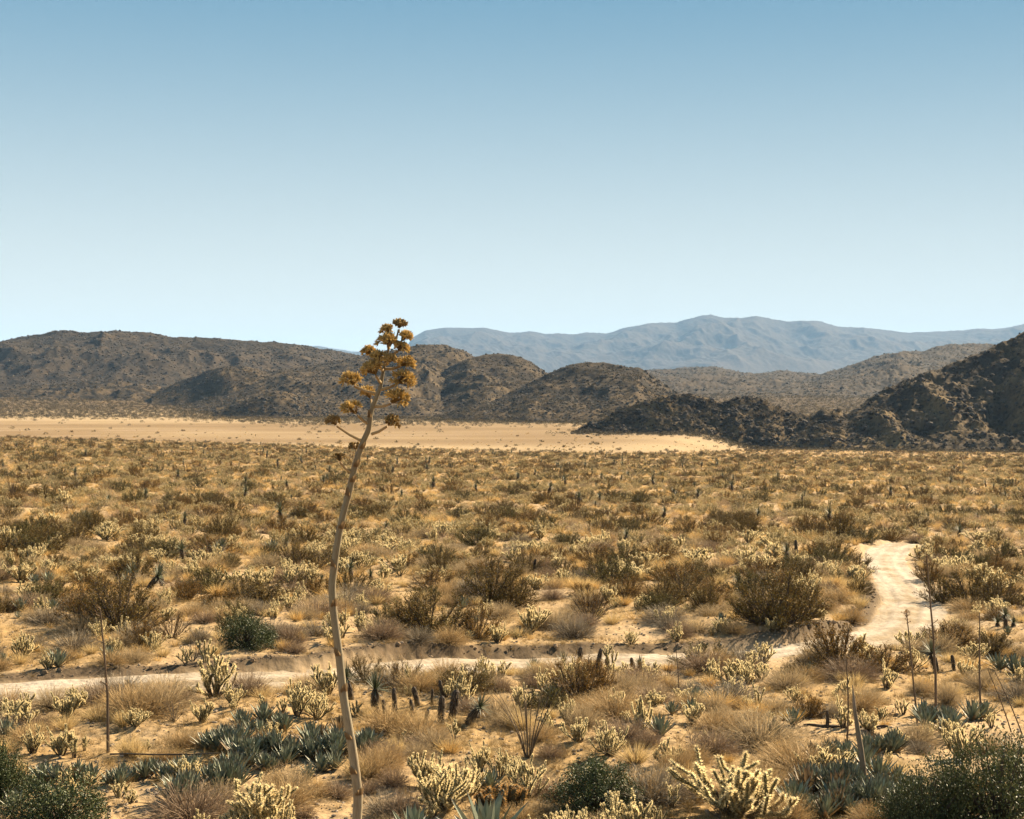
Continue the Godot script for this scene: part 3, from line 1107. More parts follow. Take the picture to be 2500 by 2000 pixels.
func yucca(sd: int, trunk: float, leaves: int, lean := 0.15, head := true) -> Array:
	rng.seed = sd
	var t := Shape.new()
	var l := Shape.new()
	var dark := Color(0.085, 0.062, 0.040)
	var az := rr(0, TAU)
	var top := Vector3(cos(az) * lean, 1.0, sin(az) * lean) * trunk
	var mid := top * 0.5 + Vector3(cos(az), 0, sin(az)) * -lean * 0.12
	var r := 0.085
	t.tube([Vector3(0, -0.05, 0), mid * 0.5, mid, top * 0.8, top, top + Vector3(0, 0.05, 0)], [r * 0.8, r, r * 1.1, r * 1.1, r * 0.85, r * 0.25], 9, [dark, dark, dark, dark, dark.lightened(0.03), dark])
	for i in 300:
		# hanging dead leaves clothe the trunk
		var k := rr(0.12, 1.0)
		var c := mid * k * 2 if k < 0.5 else mid.lerp(top, k * 2 - 1)
		var a := rr(0, TAU)
		var o := Vector3(cos(a), 0, sin(a))
		t.blade(c + o * r * 0.8, (Vector3(0, -1, 0) + o * rr(0.2, 0.9)).normalized(), Vector3(-sin(a), 0, cos(a)), rr(0.10, 0.28), 0.024, Vector3.ZERO, 1, jitter(Color(0.15, 0.108, 0.068), 0.5), Color(0.26, 0.19, 0.115))
	if head:
		for i in leaves:
			var tilt := pow(float(i) / leaves, 0.75) * 2.0 + rr(-0.12, 0.12)
			var a := i * 2.39996 + rr(-0.2, 0.2)
			var d := tilted(a, tilt)
			var old := tilt > 1.7
			var col := jitter(Color(0.095, 0.11, 0.036) if not old else Color(0.20, 0.14, 0.07), 0.25)
			l.blade(top + d * 0.03, d, d.cross(Vector3.UP).normalized(), rr(0.36, 0.5) * (1.0 if not old else 0.75), 0.034, Vector3(0, -0.05 * sin(tilt), 0), 3, col, col.lightened(0.12))
	return [t, l]


func agave_leaf(s: Shape, base: Vector3, az: float, tilt: float, len_: float, wid: float, col: Color):
	var d := tilted(az, tilt)
	var side := Vector3(-sin(az), 0, cos(az))
	var nrm := side.cross(d).normalized()
	if nrm.y < 0:
		nrm = -nrm
	var prof := [0.62, 0.9, 1.0, 0.86, 0.55, 0.0]
	var pl := []
	var pc := []
	var pr := []
	for i in 6:
		var t := i / 5.0
		var m := base + d * len_ * t + Vector3(0, 0.10, 0) * len_ * sin(tilt) * t * t
		var w: float = wid * prof[i] * 0.5
		pl.append(m - side * w + nrm * w * 0.45)
		pr.append(m + side * w + nrm * w * 0.45)
		pc.append(m)
	var tipc := Color(0.10, 0.07, 0.05)
	for i in 5:
		var ca := col if i < 4 else col
		var cb := col if i < 4 else tipc
		s.quad(pl[i], pc[i], pc[i + 1], pl[i + 1], ca, cb)
		s.quad(pc[i], pr[i], pr[i + 1], pc[i + 1], ca, cb)


func agave(sd: int, leaves: int, dead := false) -> Array:
	rng.seed = sd
	var s := Shape.new()
	for i in leaves:
		var t := float(i) / leaves
		var tilt := 0.06 + pow(t, 1.3) * 1.12 + rr(-0.1, 0.1)
		var old := t > 0.86 or dead
		var col := jitter(Color(0.32, 0.35, 0.235) if not old else Color(0.36, 0.25, 0.13), 0.22)
		agave_leaf(s, tilted(i * 2.39996, tilt) * 0.05, i * 2.39996 + rr(-0.2, 0.2), tilt, rr(0.82, 1.05), rr(0.13, 0.17), col)
	return [s]


func twiggy(sd: int, n: int, col: Color, tip: Color, wide := 1.0) -> Array:
	rng.seed = sd
	var s := Shape.new()
	for i in n:
		var az := rr(0, TAU)
		var tilt := acos(rr(0.05, 1.0))
		var len_ := rr(0.72, 1.02)
		var p := Vector3(cos(az), 0, sin(az)) * rr(0.0, 0.12)
		var k := rr(0.75, 1.2)
		for seg in 3:
			var d := tilted(az + rr(-0.3, 0.3), tilt + rr(-0.22, 0.22))
			var q := p + d * len_ / 3.0 * Vector3(wide, 1, wide)
			var sd_ := d.cross(sphere_dir()).normalized() * lerpf(0.0075, 0.004, seg / 2.0)
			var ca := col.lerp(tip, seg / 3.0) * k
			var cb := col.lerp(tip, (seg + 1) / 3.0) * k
			s.quad(p - sd_, p + sd_, q + sd_ * 0.7, q - sd_ * 0.7, ca, cb)
			if seg > 0:
				for b in 3:
					var e := q + (d + sphere_dir() * 0.8).normalized() * rr(0.07, 0.17)
					s.tri(q - sd_ * 0.8, q + sd_ * 0.8, e, cb, tip * k)
			p = q
	return [s]


func tuft(sd: int, n: int, col: Color, tip: Color) -> Array:
	rng.seed = sd
	var s := Shape.new()
	for i in n:
		var az := rr(0, TAU)
		var tilt := rr(0.02, 0.85)
		var d := tilted(az, tilt)
		var b := Vector3(cos(az), 0, sin(az)) * rr(0.0, 0.16)
		var k := rr(0.75, 1.2)
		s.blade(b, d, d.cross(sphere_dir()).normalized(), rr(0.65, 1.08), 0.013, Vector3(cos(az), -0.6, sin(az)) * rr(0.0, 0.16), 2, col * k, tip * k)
	return [s]


func leafy_shrub(sd: int, leaves: int, size: float, green: Color, light: Color) -> Array:
	rng.seed = sd
	var w := Shape.new()
	var l := Shape.new()
	var clumps := []
	for i in 90:
		var az := rr(0, TAU)
		var tilt := acos(rr(0.08, 1.0))
		var c := tilted(az, tilt) * Vector3(0.72, 0.85, 0.72) * rr(0.55, 1.0)
		clumps.append(c)
		w.stick(Vector3(rr(-0.06, 0.06), 0, rr(-0.06, 0.06)), c * 0.55 + Vector3(rr(-0.05, 0.05), 0, rr(-0.05, 0.05)), 0.016, 0.009, Color(0.10, 0.08, 0.065), 4)
		w.stick(c * 0.55, c + tilted(az, tilt * 0.6) * 0.1, 0.008, 0.003, Color(0.12, 0.095, 0.075), 3)
	for i in leaves:
		var c: Vector3 = clumps[rng.randi_range(0, clumps.size() - 1)]
		var o := sphere_dir() * pow(rng.randf(), 0.5) * 0.17
		var p := c + o * Vector3(1, 1.15, 1)
		if p.y < 0.02:
			continue
		var a := (sphere_dir() * 0.8 + Vector3(0, 0.6, 0)).normalized() * size * rr(0.7, 1.25)
		var b := a.cross(sphere_dir()).normalized() * size * rr(0.3, 0.5)
		var col := jitter(green.lerp(light, pow(rng.randf(), 2.0)), 0.2)
		l.tri(p - a, p + b, p + a, col)
		l.tri(p - a, p + a, p - b, col)
	return [w, l]


func ocotillo(sd: int, n: int) -> Array:
	rng.seed = sd
	var s := Shape.new()
	for i in n:
		var az := TAU * i / n + rr(-0.3, 0.3)
		var tilt := rr(0.06, 0.62)
		var p := Vector3(cos(az), 0, sin(az)) * rr(0.01, 0.05)
		var len_ := rr(0.8, 1.08)
		var pts := [p]
		var rad := [0.0085]
		var cols := [Color(0.16, 0.12, 0.08)]
		for k in 7:
			p += tilted(az + rr(-0.08, 0.08), tilt * lerpf(0.55, 1.35, k / 6.0)) * len_ / 7.0
			pts.append(p)
			rad.append(lerpf(0.0085, 0.0028, (k + 1) / 7.0))
			cols.append(Color(0.18, 0.13, 0.085))
			for b in 6:
				var o := sphere_dir()
				s.tri(p + o * 0.003, p - o * 0.003, p + (o + Vector3(0, 0.6, 0)).normalized() * 0.022, Color(0.3, 0.22, 0.14))
		s.tube(pts, rad, 5, cols)
	return [s]


func hedgehog(sd: int) -> Array:
	rng.seed = sd
	var b := Shape.new()
	var f := Shape.new()
	for i in 34:
		var az := rr(0, TAU)
		var q := sqrt(rng.randf())
		var p := Vector3(cos(az) * q * 0.92, 0, sin(az) * q * 0.6)
		var h := lerpf(1.0, 0.68, q * q) * rr(0.85, 1.05)
		var d := (Vector3(0, 1, 0) + Vector3(p.x, 0, p.z) * 0.4).normalized()
		var r := rr(0.10, 0.125)
		var col := Color(0.11, 0.095, 0.045)
		b.tube([p, p + d * h * 0.3, p + d * h * 0.75, p + d * h * 0.93, p + d * h], [r * 0.85, r, r * 0.95, r * 0.7, r * 0.15], 9, [col, col, col, col, col])
		for k in 260:
			var t := rr(0.12, 1.0)
			var o := sphere_dir()
			o = (o - d * o.dot(d)).normalized()
			var rad := r * (1.0 if t < 0.8 else sqrt(maxf(0.05, 1.0 - pow((t - 0.8) / 0.2, 2))))
			var c := p + d * h * t + o * rad * 0.95
			var g := (o + sphere_dir() * 0.7 + d * 0.35).normalized()
			var w := d.cross(o) * 0.006 if rng.randf() < 0.5 else d * 0.006
			f.tri(c - w, c + w, c + g * rr(0.05, 0.11), jitter(Color(0.441, 0.235, 0.071), 0.2))
	return [b, f]


func dead_branches(sd: int, n: int) -> Array:
	rng.seed = sd
	var s := Shape.new()
	for i in n:
		var az := rr(0, TAU)
		var tilt := rr(0.1, 1.15)
		var p := Vector3(cos(az), 0, sin(az)) * 0.03
		for k in 4:
			var d := tilted(az + rr(-0.5, 0.5), tilt + rr(-0.3, 0.3))
			var q := p + d * rr(0.17, 0.3)
			s.stick(p, q, lerpf(0.016, 0.006, k / 3.0), lerpf(0.013, 0.004, k / 3.0), jitter(Color(0.14, 0.105, 0.075), 0.2), 4)
			if k > 0:
				s.stick(q, q + (d + sphere_dir() * 0.9).normalized() * rr(0.08, 0.2), 0.006, 0.002, Color(0.17, 0.13, 0.09), 3)
			p = q
	return [s]


func pole_stalk(sd: int, top: int) -> Array:
	# a dead flower stalk one metre high: 0 bare, 1 with a few twigs and pods at the top, 2 with a small head
	rng.seed = sd
	var s := Shape.new()
	var h := Shape.new()
	var p := Vector3.ZERO
	var pts := [p]
	var rad := [0.0105]
	var cols := [Color(0.25, 0.18, 0.115)]
	var dx := rr(-0.03, 0.03)
	for k in 12:
		var t := (k + 1) / 12.0
		p = Vector3(dx * sin(t * 4.0) * 0.5 + rr(-0.002, 0.002), t, rr(-0.003, 0.003))
		pts.append(p)
		rad.append(lerpf(0.0105, 0.004, t))
		cols.append(jitter(Color(0.22, 0.155, 0.10), 0.15))
	s.tube(pts, rad, 7, cols)
	for k in (3 if top == 0 else 16):
		var t := rr(0.45, 1.0) if top else rr(0.2, 0.9)
		var a := rr(0, TAU)
		var b := Vector3(dx * sin(t * 4.0) * 0.5, t, 0)
		var e := b + Vector3(cos(a), 0.55, sin(a)) * rr(0.015, 0.05)
		s.stick(b, e, 0.003, 0.002, Color(0.2, 0.14, 0.09), 3)
		if top:
			for m in 5:
				var q := sphere_dir()
				h.blade(e, (q + Vector3(0, 0.5, 0)).normalized(), q.cross(Vector3.UP).normalized(), rr(0.008, 0.018), 0.008, Vector3.ZERO, 1, jitter(Color(0.16, 0.10, 0.055), 0.3), Color(0.22, 0.14, 0.07))
	if top == 2:
		for m in 70:
			var q := sphere_dir()
			h.blade(Vector3(dx * sin(4.0) * 0.5, 0.98, 0) + q * 0.02, (q + Vector3(0, 0.4, 0)).normalized(), q.cross(Vector3.UP).normalized(), rr(0.012, 0.026), 0.012, Vector3.ZERO, 1, jitter(Color(0.17, 0.11, 0.06), 0.3), Color(0.2, 0.13, 0.07))
	return [s, h] if top else [s]


func joined(shapes: Array) -> Shape:
	var s := Shape.new()
	for q in shapes:
		s.v.append_array(q.v)
		s.c.append_array(q.c)
	return s


func add_form(called: String, parts: Array, meshes: Array):
	# parts: names; meshes: ArrayMesh
	if not forms.has(called):
		forms[called] = []
	forms[called].append([parts, meshes])


func build_forms():
	for i in 5:
		var p := creosote(400 + i, 44, 9500, 0.0185)
		add_form("creosote", ["stems", "foliage"], [p[0].mesh(mats.wood), p[1].mesh(mats.olive)])
		p = creosote(420 + i, 26, 2200, 0.032)
		add_form("creosote_far", ["foliage"], [joined(p).mesh(mats.olive)])
	for i in 4:
		var p := creosote(430 + i, 30, 2200, 0.018)
		add_form("sparse", ["stems", "foliage"], [p[0].mesh(mats.wood), p[1].mesh(mats.olive)])
	for i in 4:
		var p := cholla(440 + i, 14, 3, 120, 1.12, 0.022)
		add_form("cholla", ["arms", "spines"], [p[0].mesh(mats.cactus), p[1].mesh(mats.spine)])
		p = cholla(450 + i, 6, 2, 150, 0.85, 0.03)
		add_form("cholla_small", ["arms", "spines"], [p[0].mesh(mats.cactus), p[1].mesh(mats.spine)])
		p = cholla(460 + i, 11, 3, 18, 1.2, 0.020, Color(0.400, 0.329, 0.159))
		add_form("cholla_far", ["arms"], [joined(p).mesh(mats.spine)])
		p = cholla(465 + i, 3, 3, 60, 0.6)
		add_form("cholla_thin", ["arms", "spines"], [p[0].mesh(mats.cactus), p[1].mesh(mats.spine)])
		p = yucca(470 + i, 0.55, 80, rr(0.1, 0.4))
		add_form("yucca", ["trunk", "leaves"], [p[0].mesh(mats.wood), p[1].mesh(mats.sword)])
		p = yucca(475 + i, 0.2, 80, 0.1)
		add_form("yucca_low", ["trunk", "leaves"], [p[0].mesh(mats.wood), p[1].mesh(mats.sword)])
		p = yucca(480 + i, 0.6, 40, rr(0.1, 0.3))
		add_form("yucca_far", ["leaves"], [joined(p).mesh(mats.sword)])
		p = yucca(485 + i, 0.95, 0, 0.12, false)
		add_form("stump", ["trunk"], [p[0].mesh(mats.wood)])
		p = agave(490 + i, 34)
		add_form("agave", ["leaves"], [p[0].mesh(mats.sword_blue)])
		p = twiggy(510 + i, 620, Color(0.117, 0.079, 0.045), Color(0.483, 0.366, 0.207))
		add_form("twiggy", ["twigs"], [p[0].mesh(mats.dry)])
		p = twiggy(520 + i, 170, Color(0.207, 0.145, 0.076), Color(0.634, 0.469, 0.241))
		add_form("twiggy_far", ["twigs"], [p[0].mesh(mats.dry)])
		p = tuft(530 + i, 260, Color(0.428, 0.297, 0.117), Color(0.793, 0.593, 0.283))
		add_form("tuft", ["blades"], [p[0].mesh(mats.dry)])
		p = tuft(540 + i, 90, Color(0.497, 0.352, 0.145), Color(0.828, 0.621, 0.297))
		add_form("tuft_far", ["blades"], [p[0].mesh(mats.dry)])
		p = dead_branches(560 + i, 12)
		add_form("dead", ["branches"], [p[0].mesh(mats.wood)])
	for i in 4:
		var p := cholla(640 + i, 10 + 2 * i, 3, 120, 1.0 + 0.08 * i, 0.021 + 0.001 * i)
		add_form("cholla", ["arms", "spines"], [p[0].mesh(mats.cactus), p[1].mesh(mats.spine)])
		p = cholla(650 + i, 4 + i, 2, 150, 0.9, 0.028)
		add_form("cholla_small", ["arms", "spines"], [p[0].mesh(mats.cactus), p[1].mesh(mats.spine)])
		p = twiggy(660 + i, 480 + 80 * i, Color(0.117, 0.079, 0.045), Color(0.483, 0.366, 0.207))
		add_form("twiggy", ["twigs"], [p[0].mesh(mats.dry)])
		p = agave(670 + i, 26 + 4 * i)
		add_form("agave", ["leaves"], [p[0].mesh(mats.sword_blue)])
	for i in 2:
		var p := agave(500 + i, 28, true)
		add_form("agave_dead", ["leaves"], [p[0].mesh(mats.sword)])
	for i in 3:
		var p := leafy_shrub(550 + i, 11000, 0.022, Color(0.055, 0.078, 0.028), Color(0.17, 0.20, 0.075))
		add_form("shrub", ["stems", "foliage"], [p[0].mesh(mats.wood), p[1].mesh(mats.gloss)])
	for i in 2:
		var p := cholla(702 + i, 20, 3, 130, 1.25, 0.0195)
		add_form("cholla_big", ["arms", "spines"], [p[0].mesh(mats.cactus), p[1].mesh(mats.spine)])
	for i in 2:
		var p := leafy_shrub(556 + i, 7000, 0.020, Color(0.08, 0.10, 0.036), Color(0.20, 0.21, 0.085))
		add_form("shrub_loose", ["stems", "foliage"], [p[0].mesh(mats.wood), p[1].mesh(mats.gloss)])
	add_form("ocotillo", ["wands"], [ocotillo(570, 17)[0].mesh(mats.wood)])
	add_form("ocotillo", ["wands"], [ocotillo(571, 21)[0].mesh(mats.wood)])
	var hh := hedgehog(580)
	add_form("hedgehog", ["columns", "spines"], [hh[0].mesh(mats.cactus), hh[1].mesh(mats.spine)])
	for i in 3:
		add_form("pole", ["stalk"], [pole_stalk(590 + i, 0)[0].mesh(mats.wood)])
		var p := pole_stalk(600 + i, 1)
		add_form("pole_twigs", ["stalk", "pods"], [p[0].mesh(mats.wood), p[1].mesh(mats.bloom)])
		p = pole_stalk(610 + i, 2)
		add_form("pole_head", ["stalk", "pods"], [p[0].mesh(mats.wood), p[1].mesh(mats.bloom)])


# kind -> [form, node name, category, plain words, aspect: how much wider than the form, tint material or ""]
const KINDS := {
	"cre": ["creosote", "creosote_bush", "bush", "olive brown creosote bush", "olive"],
	"creg": ["creosote", "creosote_bush", "bush", "golden brown creosote bush", "olive_gold"],
	"spa": ["sparse", "thin_bush", "bush", "thin open bush with bare stems", "olive_gold"],
	"cho": ["cholla", "cholla_cactus", "cactus", "pale spiny cholla cactus", ""],
	"chb": ["cholla_big", "cholla_cactus", "cactus", "large many armed cholla cactus", ""],
	"chs": ["cholla_small", "cholla_cactus", "cactus", "small pale cholla cactus", ""],
	"cht": ["cholla_thin", "cholla_cactus", "cactus", "thin sparse cholla cactus", ""],
	"yuc": ["yucca", "yucca", "yucca", "green yucca on a dark trunk", ""],
	"yul": ["yucca_low", "yucca", "yucca", "low spiky green yucca", ""],
	"stu": ["stump", "yucca_stump", "yucca", "dark headless yucca trunk", ""],
	"aga": ["agave", "agave", "agave", "blue green agave rosette", ""],
	"agd": ["agave_dead", "dried_agave", "agave", "dried straw coloured agave rosette", ""],
	"tan": ["twiggy", "dry_bush", "bush", "rounded tan dry bush", "dry"],
	"gol": ["twiggy", "dry_bush", "bush", "rounded golden dry bush", "dry_gold"],
	"gre": ["twiggy", "grey_bush", "bush", "rounded grey bush", "dry_grey"],
	"mau": ["twiggy", "grey_bush", "bush", "low mauve grey bush", "dry_mauve"],
	"tuf": ["tuft", "grass_tuft", "grass tuft", "dry golden grass tuft", "dry"],
	"dea": ["dead", "dead_shrub", "shrub", "dead dark branched shrub", ""],
	"shr": ["shrub", "evergreen_shrub", "shrub", "dark green leafy shrub", ""],
	"shl": ["shrub_loose", "evergreen_shrub", "shrub", "loose olive green leafy shrub", ""],
	"oco": ["ocotillo", "ocotillo", "ocotillo", "spray of bare ocotillo wands", ""],
	"hed": ["hedgehog", "hedgehog_cactus", "cactus", "clump of orange spined hedgehog cactus columns", ""],
	"pol": ["pole", "dead_stalk", "flower stalk", "bare thin dead flower stalk", ""],
	"pot": ["pole_twigs", "dead_stalk", "flower stalk", "thin dead flower stalk with twigs on top", ""],
	"poh": ["pole_head", "dead_stalk", "flower stalk", "thin dead flower stalk with a dark seed head", ""],
}
# tint variants that may be swapped in for plants of the open plain
const GROUPS := {"creosote_bush": "creosote bushes of the desert plain", "thin_bush": "thin open bushes above the road", "cholla_cactus": "cholla cacti of the desert plain", "yucca": "yuccas of the desert plain", "yucca_stump": "dark headless yucca trunks", "agave": "agaves in the scrub", "dried_agave": "dried agaves in the scrub", "dry_bush": "dry tan bushes of the desert plain", "grey_bush": "grey bushes of the desert plain", "grass_tuft": "dry grass tufts of the desert plain", "dead_shrub": "dead shrubs in the scrub", "evergreen_shrub": "dark leafy shrubs in the foreground", "ocotillo": "ocotillos in the scrub", "dead_stalk": "thin dead flower stalks standing in the scrub"}

# landmarks used in labels: [words, column, row]
const MARKS := [
	["the tall flower stalk", 850, 1780], ["the bend of the sandy track", 2180, 1560], ["the upper curve of the sandy track", 2150, 1390], ["the ocotillo wands", 1285, 1800],
	["the row of dark yucca trunks", 1030, 1740], ["the blue green agave patch", 640, 1850], ["the broken leaning stalk", 2100, 1820], ["the orange hedgehog cactus", 1225, 1950],
	["the leafy shrub in the bottom left corner", 150, 1950], ["the round leafy shrub below the ocotillo", 1450, 1920], ["the largest cholla", 1800, 1930], ["the big leafy shrub in the lower right corner", 2380, 1930],
	["the dark evergreen above the road bank", 600, 1585], ["the left road bank", 120, 1650], ["the middle of the road bank", 1250, 1590], ["the right end of the road bank", 1800, 1575],
	["the leaning yucca group on the left", 360, 1420], ["the stalk at the left", 262, 1700], ["the pair of creosotes above the road", 1120, 1500], ["the large creosote before the track", 1905, 1500],
	["the twin yucca trunks by the road", 1435, 1610], ["the fallen dark log", 2010, 1783], ["the left edge of the plain", 30, 1400], ["the bare sand at the left", 150, 1560],
	["the right edge of the picture", 2480, 1600], ["the grey ocotillo spray at the left edge", 30, 1190], ["the large dark creosote right of the track", 2375, 1440], ["the tall creosote in the middle of the plain", 1200, 1440], ["the upper pair of yuccas on the left", 500, 1350], ["the two low yuccas left of the track", 1760, 1430], ["the yucca trio at the right edge", 2455, 1520], ["the small creosote at the track head", 2180, 1310], ["the yuccas just right of the flower stalk", 880, 1400], ["the lone trunk on the centre plain", 1302, 1390], ["the bleached cholla by the yucca trunks", 1130, 1700], ["the cholla clump on the road edge", 525, 1690], ["the tall thin stalk by the track", 2275, 1600]]


func side_words(px: float, py: float, m: Array) -> String:
	var dx: float = px - m[1]
	var dy: float = py - m[2]
	var far := absf(dx) > 220 or absf(dy) > 150
	if absf(dx) < 45 and absf(dy) < 35:
		return "close beside"
	if absf(dx) > absf(dy) * 1.4:
		var w := "just " if absf(dx) < 70 else "well " if far else ""
		return w + ("left of" if dx < 0 else "right of")
	var w2 := "just " if absf(dy) < 60 else "well " if far else ""
	if absf(dx) > absf(dy) * 0.6:
		w2 += "left and " if dx < 0 else "right and "
		return w2 + ("behind" if dy < 0 else "in front of")
	return w2 + ("behind" if dy < 0 else "in front of")


func label_for(words: String, px: float, py: float, hpx: float) -> String:
	var size := "large " if hpx > 95 else "tiny " if hpx < 30 else "small " if hpx < 42 else "" if hpx < 62 else "mid sized " if hpx < 78 else "sizeable "
	var order := []
	for i in MARKS.size():
		order.append([Vector2((px - MARKS[i][1]) * 0.7, (py - MARKS[i][2]) * 1.6).length(), i])
	order.sort_custom(func(a, b): return a[0] < b[0])
	for k in 6:
		var m: Array = MARKS[order[k][1]]
		var l: String = size + words + " " + side_words(px, py, m) + " " + m[0]
		if not labels_used.has(l) and l.split(" ").size() <= 16:
			labels_used[l] = true
			return l
	for k in 5:
		for n in range(k + 1, 6):
			var p: Array = MARKS[order[k][1]]
			var q: Array = MARKS[order[n][1]]
			var l: String = words + " " + side_words(px, py, p) + " " + p[0] + ", " + side_words(px, py, q) + " " + q[0]
			if not labels_used.has(l) and l.split(" ").size() <= 16:
				labels_used[l] = true
				return l
			l = size + words + " between " + p[0] + " and " + q[0]
			var amid: bool = (px - p[1]) * (px - q[1]) < 0 and py > minf(p[2], q[2]) - 40 and py < maxf(p[2], q[2]) + 40
			if amid and not labels_used.has(l) and l.split(" ").size() <= 16:
				labels_used[l] = true
				return l
	var a: Array = MARKS[order[0][1]]
	return size + words + " near " + a[0]


func put(kind: String, px: float, py: float, hpx: float, wide := 1.0, label := "", lean := 0.0) -> Node3D:
	var p := ground_point(px, py)
	var dist := absf(p.z)
	var h := hpx * dist / F
	var l := label if label else label_for(KINDS[kind][3], px, py, hpx)
	return plant(kind, p, h, wide, l, l if l.contains(" near ") else "", lean)


func plant(kind: String, p: Vector3, h: float, wide: float, label: String, group := "", lean := 0.0, tint := "") -> Node3D:
	var k: Array = KINDS[kind]
	var set_: Array = forms[k[0]]
	var form: Array = set_[rng.randi_range(0, set_.size() - 1)]
	var o := thing(k[1], label, k[2], p - Vector3(0, 0.02, 0), GROUPS.get(k[1], ""))
	var mat: String = tint if tint else k[4]
	for i in form[0].size():
		var m := piece(form[0][i], form[1][i], o)
		if mat and (i == form[0].size() - 1):
			m.material_override = mats[mat]
	var turn := Basis.from_euler(Vector3(0, rr(0, TAU), 0))
	if k[0].begins_with("pole"):
		turn = Basis.from_euler(Vector3(0, rr(-0.5, 0.5), 0))
	if k[0] == "stump":
		lean += rr(-0.16, 0.16)
	o.basis = Basis.from_euler(Vector3(0, 0, lean)) * turn.scaled_local(Vector3(h * wide, h, h * wide))
	claim(Vector2(p.x, p.z), h * wide * 0.5)
	return o


func claim(p: Vector2, r: float):
	taken.append([p, r])
	var key := Vector2i(int(floor(p.x / 4.0)), int(floor(p.y / 4.0)))
	if not cells.has(key):
		cells[key] = []
	cells[key].append([p, r])


func is_free(p: Vector2, r: float) -> bool:
	var c := Vector2i(int(floor(p.x / 4.0)), int(floor(p.y / 4.0)))
	for i in range(-1, 2):
		for j in range(-1, 2):
			var key := c + Vector2i(i, j)
			if cells.has(key):
				for q in cells[key]:
					if p.distance_to(q[0]) < r + q[1]:
						return false
	return true


